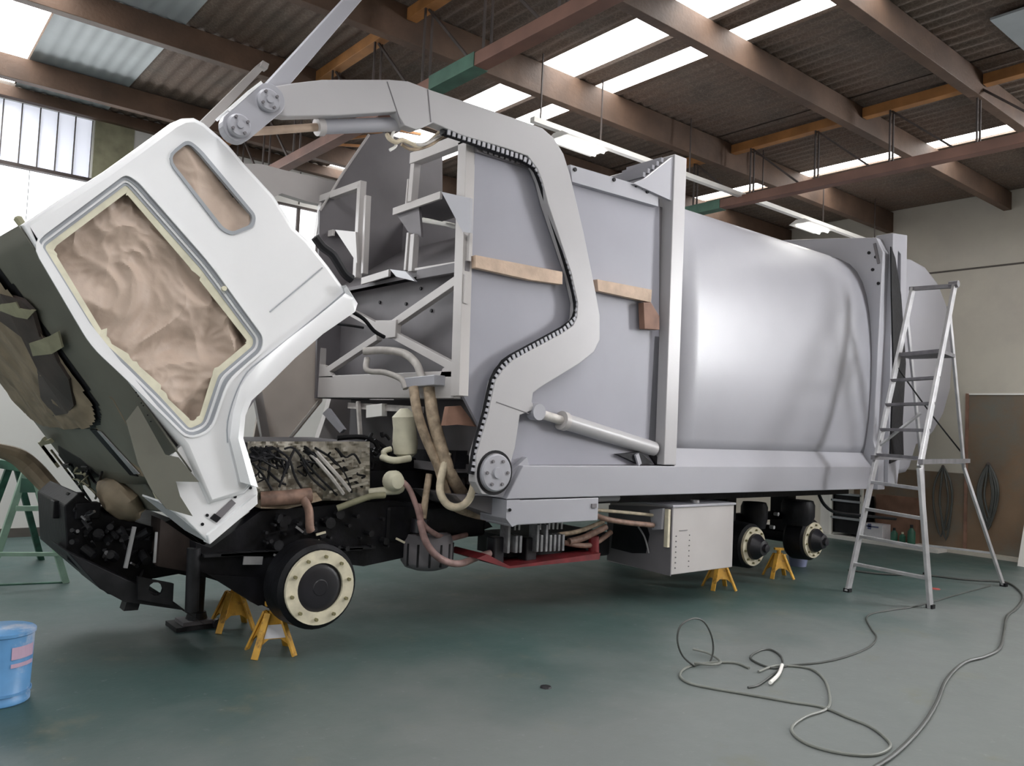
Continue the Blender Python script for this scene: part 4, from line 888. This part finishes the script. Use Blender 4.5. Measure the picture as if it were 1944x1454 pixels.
# sun-side corner strips, wiper cowl, grille opening
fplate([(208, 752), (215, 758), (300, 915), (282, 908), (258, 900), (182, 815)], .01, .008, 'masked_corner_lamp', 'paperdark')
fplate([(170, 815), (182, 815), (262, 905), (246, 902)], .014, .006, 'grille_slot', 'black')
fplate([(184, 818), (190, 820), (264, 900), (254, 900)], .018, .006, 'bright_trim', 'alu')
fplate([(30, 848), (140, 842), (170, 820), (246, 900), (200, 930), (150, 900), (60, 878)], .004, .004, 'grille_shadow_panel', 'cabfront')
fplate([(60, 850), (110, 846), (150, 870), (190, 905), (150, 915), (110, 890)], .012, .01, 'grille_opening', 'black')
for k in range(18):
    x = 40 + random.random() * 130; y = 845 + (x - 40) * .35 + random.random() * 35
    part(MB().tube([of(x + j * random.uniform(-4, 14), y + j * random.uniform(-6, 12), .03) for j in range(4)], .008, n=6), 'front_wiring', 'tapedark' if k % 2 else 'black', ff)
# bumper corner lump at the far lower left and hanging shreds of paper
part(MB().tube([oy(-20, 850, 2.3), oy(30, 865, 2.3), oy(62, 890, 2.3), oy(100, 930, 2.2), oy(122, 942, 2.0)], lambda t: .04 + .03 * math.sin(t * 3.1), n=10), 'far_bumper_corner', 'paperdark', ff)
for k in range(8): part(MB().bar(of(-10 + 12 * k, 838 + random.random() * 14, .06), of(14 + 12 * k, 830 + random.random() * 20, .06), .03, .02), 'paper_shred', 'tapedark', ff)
# bagged headlamp
def bag():
    c = S(1.60, 1.05, .03); mb = MB(); u = fd; w_ = V((0, 1, 0))
    n, m = 22, 14; vs = []
    for j in range(m + 1):
        th = math.pi * j / m
        for i in range(n):
            a = 2 * math.pi * i / n
            d = V((math.cos(a) * math.sin(th), math.sin(a) * math.sin(th), math.cos(th))); k = 1 + .16 * noise.noise(d * 2.5 + V((3, 1, 2))) + .06 * noise.noise(d * 6)
            vs.append(c + (u * d.x * .15 + w_ * d.y * .30 + fn_ * d.z * .10) * k)
    return mb.add(vs, [(j * n + i, j * n + (i + 1) % n, (j + 1) * n + (i + 1) % n, (j + 1) * n + i) for j in range(m) for i in range(n)])
part(bag(), 'bagged_headlamp', 'paperdark', ff, smooth=True, ang=35)
fplate([(288, 930), (312, 930), (318, 950), (300, 958)], .03, .02, 'tape_strip', 'tape')
part(MB().lathe(V((.62, .35, 2.40)), (-.6, 0, .8), [(0, .02), (.04, .022), (.05, .01)], 10), 'roof_marker', 'tapedark', ff)
# cab underside (floor pan) so the cab reads as a closed body
part(MB().plate([V((x, .5, z)) for x, z in [(1.60, 1.0), (2.32, 2.2), (2.25, 2.22), (1.5, 1.1)]], (0, 1.4, 0)), 'cab_floor_pan', 'darkgrey')
# black bellows along the rear of the cab and dark straps
part(MB().tube([oy(a, b, .35) for a, b in [(598, 450), (612, 468), (630, 482), (642, 500), (655, 520), (668, 530)]], .03, n=8), 'dark_bellows', 'black')
part(MB().tube([oy(a, b, .5) for a, b in [(665, 590), (690, 605), (710, 628), (730, 640)]], .014, n=8), 'dark_cable', 'black')
part(MB().tube([oy(a, b, .5) for a, b in [(640, 615), (665, 618), (690, 622)]], .009, n=8), 'dark_cable', 'black')

# ================================================================== LOOSE THINGS
# wooden laths behind the arm
def lath(pts, y, th, name, label, m='wood'):
    return tag(MB().plate(wo(pts, y), (0, th, 0)).build(name, m, bevel=.003), label, 'wood')
lath([(903, 484), (1068, 516), (1068, 540), (1010, 532), (903, 508)], .03, .05, 'wooden_lath', 'pale wooden lath wedged between hopper side and lifting arm, left of the arm')
lath([(1134, 530), (1238, 550), (1236, 574), (1136, 552)], .03, .05, 'wooden_lath', 'pale wooden lath against the hopper side, right of the lifting arm')
lath([(1222, 574), (1236, 574), (1252, 600), (1252, 626), (1224, 624)], .02, .06, 'wooden_block', 'small brown wooden block on the corner post below the lath', 'wooddark')
# jack stands
def jack(loc, s, label, with_label=False):
    t = thing('jack_stand', label, 'jack stand', loc, 'yellow jack stands under the axles')
    t.location = loc; W = .12 * s; H = .25 * s; tw = .038 * s
    prt = lambda mb, n, m, **k: (lambda o: (setattr(o, 'parent', t), setattr(o, 'matrix_parent_inverse', Matrix.Identity(4)), o)[2])(mb.build(n, m, None, **k))
    for sx in (-1, 1):
        for sy in (-1, 1): prt(MB().bar((sx * W, sy * W, 0.0), (sx * tw, sy * tw, H), .042 * s, .014 * s, side=(sx, -sy, 0)), 'leg', 'yellow', bevel=.002)
    for k in range(4):
        a = k * math.pi / 2; Mz = Matrix.Rotation(a, 3, 'Z')
        f = lambda h: tw + (W - tw) * (1 - h / H)
        q = [Mz @ V((sgn * f(h), -f(h), h)) for sgn, h in ((-1, .22 * H), (-1, H), (1, H), (1, .22 * H), )] + [Mz @ V((.4 * f(.42 * H), -f(.42 * H), .42 * H)), Mz @ V((-.4 * f(.42 * H), -f(.42 * H), .42 * H))]
        prt(MB().plate(q, Mz @ V((0, .006, 0))), 'side_plate', 'yellow')
    prt(MB().cyl((0, 0, H * .6), (0, 0, H * 1.18), .022 * s, n=12), 'ratchet_post', 'yellow')
    prt(MB().box(-.05 * s, .05 * s, -.02 * s, .02 * s, H * 1.15, H * 1.25), 'saddle', 'yellow', bevel=.003)
    prt(MB().bar((0, 0, H * .92), (.08 * s, -.02 * s, H * .98), .01 * s), 'ratchet_handle', 'yellow')
    if with_label:
        Mz = Matrix.Identity(3); f = lambda h: tw + (W - tw) * (1 - h / H)
        prt(MB().plate([V((sg * (f(h) + 0.0) * .8, -f(h) - .004, h)) for sg, h in ((-1, .44 * H), (-1, .74 * H), (1, .74 * H), (1, .44 * H))], (0, .003, 0)), 'label_sticker', 'label')
    return t
p = oz(535, 1252); jack((p.x, p.y + .17, 0), 1.02, 'yellow jack stand with white sticker under the front brake drum', True).rotation_euler.z = -.2
j1 = jack((0, 0, 0), 1.0, 'x')
p = oz(440, 1192); j1.location = (p.x, p.y, 0); j1['label'] = 'yellow jack stand further back, left of the front brake drum'; j1.rotation_euler.z = -.1
tag(MB().cyl((j1.location.x, j1.location.y, .30), (j1.location.x, j1.location.y, .62), .025, n=12).build('support_post', 'greenpaint'), 'dark green round post standing on the farther front jack stand', 'post')
p = oz(1378, 1120); dup(j1, (p.x, p.y + .08, 0), 'yellow jack stand under the grey tool box corner', -.5)
p = oz(1490, 1098); dup(j1, (p.x, p.y + .08, 0), 'yellow jack stand between the two rear hubs', -.6)
# floor stand under the cab front
fs_ = thing('support_stand', 'dark steel column stand on a flat base under the cab front', 'stand', oz(372, 1190) + V((0, 0, 0)))
b = oz(372, 1188)
fs_.location = b
part(MB().box(b.x - .17, b.x + .09, b.y - .12, b.y + .12, 0.0, .03), 'base_plate', 'blacksoft', fs_)
part(MB().cyl((b.x, b.y, .03), (b.x, b.y, .50), .045, n=16), 'column', 'blacksoft', fs_, smooth=True)
part(MB().cyl((b.x, b.y, .03), (b.x, b.y, .10), .08, .06, n=16), 'collar', 'blacksoft', fs_)
part(MB().cyl((b.x + .10, b.y - .16, .036), (b.x + .10, b.y - .125, .036), .035, n=14), 'castor', 'hub', fs_)
part(MB().box(b.x - .12, b.x + .08, b.y - .10, b.y + .08, .03, .055), 'tray', 'darkgrey', fs_)
# ---- ladder
def ladder():
    t = thing('step_ladder', 'tall aluminium trestle ladder with platform beside the grey body', 'ladder', (8.7, -.7, 0))
    fN, fFar = V((7.73, -1.12, 0)), V((7.73, -.33, 0)); tN, tF = ox(1812, 543, 8.78), ox(1733, 548, 8.78)
    bN, bF = V((9.72, -1.03, 0)), V((9.55, -.30, 0))
    kN = oy(1746, 888, -1.06); kB = ox(1830, 888, 9.35); kF = ox(1751, 888, 9.30)
    hN, hF = kN + (tN - kN) * .88, fFar + (tF - fFar) * .90
    def at(a, b, z, k=None):
        if k is not None:
            if z <= k.z: b = k
            else: a = k
        return a + (b - a) * ((z - a.z) / (b.z - a.z))
    for seg in ((fN, kN), (kN, tN), (fFar, tF)): part(MB().bar(seg[0], seg[1], .03, .075), 'front_stile', 'alu', t, bevel=.004)
    for seg in ((bN, kB), (kB, hN + V((0, .02, 0))), (bF, kF), (kF, hF)): part(MB().bar(seg[0], seg[1], .025, .05), 'rear_stile', 'alu', t, bevel=.003)
    for i, z in enumerate((.27, .54, .81, 1.08, 1.36, 1.62, 1.88, 2.14)):
        part(MB().bar(at(fN, tN, z, kN), at(fFar, tF, z), .075 if z > 1.5 else .05, .03, side=(1, 0, 0)), 'tread', 'aludark' if z > 1.2 else 'alu', t, bevel=.003)
    for z in (.35, 1.3): part(MB().bar(at(bN, hN, z, kB), at(bF, hF, z, kF), .03, .02, side=(1, 0, 0)), 'rear_rung', 'alu', t)
    z = 2.40
    a, b, c, d = at(fN, tN, z, kN), at(fFar, tF, z), at(bF, hF, z, kF), at(bN, hN, z, kB)
    part(MB().plate([a, b, c, d], (0, 0, .04)), 'platform', 'aludark', t)
    part(MB().bar(tN + V((0, -.03, 0)), tF + V((0, .03, 0)), .05, .04, side=(1, 0, 0)), 'top_rail', 'aludark', t)
    part(MB().cyl(tN + V((0, -.04, .02)), tN + V((0, .05, .02)), .035, n=12), 'rail_end_cap', 'aludark', t)
    # spreader board at about a metre thirty
    z = 1.33
    part(MB().bar(at(fN, tN, z, kN) + V((-.08, -.03, 0)), at(bN, hN, z, kB) + V((.05, -.03, 0)), .04, .045), 'spreader_bar', 'aludark', t)
    part(MB().bar(at(fFar, tF, z) + V((-.08, 0, 0)), at(bF, hF, z, kF) + V((.05, 0, 0)), .04, .045), 'spreader_bar', 'aludark', t)
    part(MB().tube([at(fFar, tF, 2.3), (at(fFar, tF, 2.3) + at(bN, hN, 1.4, kB)) / 2 - V((0, 0, .02)), at(bN, hN, 1.4, kB)], .008), 'stay_rope', 'blacksoft', t)
    part(MB().bar(at(fFar, tF, 1.45), at(fN, tN, 1.8) * .6 + at(fFar, tF, 1.8) * .4, .02, .03), 'diagonal_brace', 'alu', t)
    for q in (fN, fFar, bN, bF): part(MB().box(q.x - .03, q.x + .03, q.y - .03, q.y + .03, 0, .035), 'rubber_foot', 'black', t)
ladder()
# ---- hoses on the floor
def floorhose(pts, r, name, label, m): 
    P_ = [oz(a, b, r if len(q) == 0 else q[0]) for a, b, *q in pts]
    return tag(MB().tube(P_, r, n=8, sm=6).build(name, m, smooth=True), label, 'hose')
hb1 = [(1610, 1082), (1680, 1090), (1760, 1092), (1830, 1100), (1885, 1103), (1912, 1106), (1932, 1118), (1942, 1135), (1930, 1155), (1912, 1170), (1906, 1200), (1898, 1230), (1870, 1246), (1830, 1258), (1797, 1290), (1775, 1340), (1745, 1385), (1700, 1430), (1655, 1460)]
floorhose(hb1, .011, 'floor_cable', 'thick dark hose running from the ladder feet towards the lower right corner', 'cable')
hc = [(1880, 1112), (1820, 1128), (1742, 1150), (1690, 1158), (1655, 1165), (1645, 1175), (1655, 1195), (1664, 1210), (1650, 1228), (1610, 1245), (1560, 1257), (1500, 1263), (1465, 1268), (1425, 1250), (1440, 1236), (1462, 1233), (1482, 1245), (1486, 1262), (1478, 1272), (1468, 1280), (1440, 1300), (1420, 1305)]
floorhose(hc, .007, 'air_hose', 'thin grey air hose snaking from the ladder to the coil on the floor', 'cable')
hd = [(1422, 1268), (1395, 1258), (1350, 1258), (1318, 1262), (1296, 1272), (1292, 1285), (1310, 1297), (1350, 1306), (1420, 1318), (1500, 1332), (1560, 1342), (1610, 1362), (1650, 1378), (1680, 1400), (1690, 1418), (1660, 1433), (1600, 1430), (1540, 1415), (1508, 1395), (1505, 1378), (1530, 1360), (1570, 1345), (1575, 1320), (1565, 1290), (1540, 1270), (1500, 1264), (1470, 1264), (1440, 1275)]
floorhose(hd, .008, 'air_hose', 'grey air hose lying in wide open loops on the floor in front', 'palecable')
# standing loops of the springy hose
def loop(pts, y, r, label):
    return tag(MB().tube([oy(a, b, y) for a, b in pts], r, n=8, sm=6).build('springy_hose_loop', 'cable', smooth=True), label, 'hose')
g = oz(1300, 1270); yy = g.y
loop([(1320, 1266), (1296, 1245), (1286, 1215), (1292, 1188), (1315, 1174), (1336, 1180), (1350, 1205), (1354, 1232), (1348, 1256), (1335, 1262)], yy, .006, 'upright springy loop of thin air hose at the left of the coil')
g = oz(1360, 1262)
tag(MB().tube([oz(1315, 1232, .03), oz(1345, 1240, .02), oz(1368, 1256, .02), oz(1350, 1262, .02), oz(1318, 1258, .02)], .008, n=8).build('hose_coupling', 'palecable'), 'pale bent hose coupling lying at the left of the coil', 'hose')
tag(MB().tube([oz(1485, 1262, .02), oz(1478, 1280, .02), oz(1462, 1296, .02)], .011, n=8).build('hose_nozzle', 'enamel'), 'white hose end lying in the middle of the coil', 'hose')
tag(MB().lathe(oz(1036, 1305), (0, 0, 1), [(0, .035), (.008, .03), (.012, .01)], 10).build('floor_scrap', 'blacksoft'), 'small dark scrap lying on the open floor in front', 'scrap')
tag(MB().lathe(oz(1775, 1118), (0, 0, 1), [(0, .05), (.006, .045), (.01, .01)], 10).build('red_rag', 'redspot'), 'small dull red rag on the floor between the ladder legs', 'rag')
tag(MB().box(11.2, 11.3, -.95, -.85, 0, .05).build('small_block', 'darkgrey'), 'small dark block on the floor at the right edge of the view', 'block')
# ---- blue tin pail
pc = oz(-8, 1330)
pl = thing('tin_pail', 'blue printed tin pail standing at the left edge of the floor', 'pail', (pc.x, pc.y, 0))
part(MB().lathe((pc.x, pc.y, 0), (0, 0, 1), [(0, .142), (.006, .148), (.03, .148), (.035, .144), (.335, .150), (.34, .156), (.355, .156), (.36, .15)], 40), 'body', 'blue', pl, smooth=True)
part(MB().ring((pc.x, pc.y, .05), (0, 0, 1), .152, .148, .012, 40), 'lower_hoop', 'blue', pl)
part(MB().lathe((pc.x, pc.y, .347), (0, 0, 1), [(0, .145), (.01, .14), (.012, .01)], 32), 'lid', 'seal', pl)
a0 = math.atan2(CAM.y - pc.y, CAM.x - pc.x)
for k, (z0, z1) in enumerate(((.23, .29), (.19, .21))):
    vs = []; n = 8
    for i in range(n + 1):
        a = a0 + .35 + .9 * i / n
        for z in (z0, z1): vs.append((pc.x + .1515 * math.cos(a), pc.y + .1515 * math.sin(a), z))
    part(MB().add(vs, [(2 * i, 2 * i + 2, 2 * i + 3, 2 * i + 1) for i in range(n)]), 'printed_band', 'pink', pl)
# ---- green trestle, far left
gt = thing('steel_trestle', 'pale green steel trestle standing left of the tilted cab', 'trestle', (1.2, 3.3, 0))
gy = 3.2
part(MB().bar(oy(62, 895, gy), oz(125, 1106), .06, .05), 'leg', 'palegreen', gt, bevel=.003); part(MB().bar(oy(48, 895, gy), oz(-25, 1112), .06, .05), 'leg', 'palegreen', gt, bevel=.003)
part(MB().bar(oy(30, 880, gy + .5), oz(78, 1062), .06, .05), 'leg', 'deepgreen', gt); part(MB().bar(oy(20, 880, gy + .5), oz(-50, 1070), .06, .05), 'leg', 'deepgreen', gt)
part(MB().bar(oy(75, 893, gy - .05), oy(-60, 870, gy + .6), .07, .07), 'top_beam', 'deepgreen', gt, bevel=.004)
part(MB().bar(oy(-5, 1052, gy), oy(112, 1052, gy), .03, .03), 'crossbar', 'palegreen', gt); part(MB().bar(oy(30, 965, gy), oy(85, 965, gy), .04, .04), 'crossbar', 'palegreen', gt)
part(MB().bar(oz(125, 1106), oz(-25, 1112), .04, .02), 'foot_bar', 'deepgreen', gt)
part(MB().plate(wo([(42, 890), (70, 893), (75, 935), (38, 935)], gy - .02), (0, .02, 0)), 'gusset', 'greenpaint', gt)
# ---- things along the end wall
def xx(a, b, x=11.75): return ox(a, b, x)
q0, q1 = xx(1642, 992), xx(1678, 1032)
cb = thing('carton_box', 'white printed carton on the kerb behind the ladder', 'box', (11.8, (q0.y + q1.y) / 2, .05))
part(MB().box(11.70, 11.95, q1.y, q0.y, .05, q0.z), 'carton', 'box', cb, bevel=.005)
part(MB().box(11.695, 11.70, q1.y + .06, q0.y - .05, q0.z - .05, q0.z - .03), 'printed_band', 'blueprint', cb); part(MB().box(11.695, 11.70, q0.y - .12, q0.y - .07, .2, .28), 'printed_mark', 'blueprint', cb)
for i, (px, top, r) in enumerate(((1697, 1002, .045), (1713, 1010, .04), (1730, 996, .05))):
    c = xx(px, 1032, 11.78); z1 = xx(px, top, 11.78).z
    bt = thing('plastic_bottle', ['dark green plastic bottle beside the carton, leftmost of three', 'short dark green plastic bottle, middle of three beside the carton', 'tall dark green plastic bottle nearest the ladder upright'][i], 'bottle', (11.78, c.y, .05))
    part(MB().lathe((11.78, c.y, .05), (0, 0, 1), [(0, r), (.02, r * 1.05), ((z1 - .05) * .65, r * 1.05), ((z1 - .05) * .8, r * .5), ((z1 - .05) * .86, r * .35)], 16), 'body', 'green', bt, smooth=True)
    part(MB().cyl((11.78, c.y, .05 + (z1 - .05) * .84), (11.78, c.y, z1), r * .42, n=12), 'cap', 'cream' if i == 1 else 'blacksoft', bt)
q0, q1 = xx(1662, 938, 11.95), xx(1738, 1030, 11.95)
tag(MB().box(11.96, 12.08, q1.y, q0.y, .05, q0.z).build('brown_panel', 'brick', bevel=.004), 'brown plywood panel leaning on the wall behind the bottles', 'panel')
# open shelf rack under the tail
sh_ = thing('shelf_rack', 'dark open metal rack standing behind the rear hub', 'rack', (11.8, 1.9, .05))
q0, q1 = xx(1580, 935, 11.7), xx(1636, 1012, 11.7)
part(MB().box(11.72, 12.05, q1.y, q0.y, .09, q0.z - .02), 'dark_interior', 'black', sh_)
for y in (q0.y, q1.y): part(MB().box(11.66, 11.70, y - .02, y + .02, .05, q0.z + .25), 'upright', 'enamel', sh_)
for z in (.30, q0.z - .12, q0.z - .02): part(MB().box(11.66, 11.72, q1.y, q0.y, z, z + .03), 'shelf_edge', 'seal', sh_)
tag(MB().box(11.9, 12.0, q0.y + .12, q0.y + .30, .05, 1.2).build('white_board', 'wallwhite'), 'narrow white board standing behind the rear hub', 'board')
# hoses hung on the end wall
def hung(px, top, bot, label, n=5, m='cable'):
    t = thing('hanging_hose', label, 'hose', tuple(xx(px, top, 12.03)))
    for k in range(n):
        w_ = 8 + 5 * random.random(); dx = random.uniform(-6, 6); bb_ = bot - random.random() * 30
        part(MB().tube([xx(px, top, 12.04), xx(px - w_ + dx, top + 30, 12.0), xx(px - w_ * 1.3 + dx, (top + bot) / 2, 11.98), xx(px + dx, bb_, 11.98), xx(px + w_ * 1.3 + dx, (top + bot) / 2, 11.99), xx(px + w_ + dx, top + 30, 12.0), xx(px + 1, top, 12.04)], .014, n=6), 'hose_loop', m, t)
    part(MB().cyl(xx(px, top, 12.09), xx(px, top, 11.98), .02, n=8), 'wall_hook', 'rod', t)
hung(1790, 885, 1028, 'dark hose loops hung on the brown wall board just right of the ladder', 3)
hung(1876, 880, 1010, 'bunched dark hose loops hung on the brown wall board at far right', 6)
a, b = xx(1948, 925, 11.6), xx(1934, 1066, 11.6)
tag(MB().plate([V((11.75, a.y - .35, 1.02)), V((11.75, a.y, 1.02)), V((11.55, b.y, .0)), V((11.55, b.y - .35, .0))], (.03, 0, .006)).build('leaning_board', 'enamel'), 'cream board leaning on the end wall at the right edge', 'board')
# bucket behind rear wheel
c = oz(1515, 1074)
bk = thing('plastic_bucket', 'milky blue plastic bucket on the floor behind the rearmost hub', 'bucket', (c.x, c.y, 0))
part(MB().lathe((c.x, c.y, 0), (0, 0, 1), [(0, .09), (.16, .12), (.17, .125), (.165, .11), (.02, .085), (.015, .001)], 24), 'tub', 'plastic', bk, smooth=True)
part(MB().tube([(c.x + .12 * math.cos(t), c.y + .12 * math.sin(t), .165 + .0) for t in [0, .8, 1.57, 2.3, 3.14]], .004, n=6), 'handle', 'alu', bk)
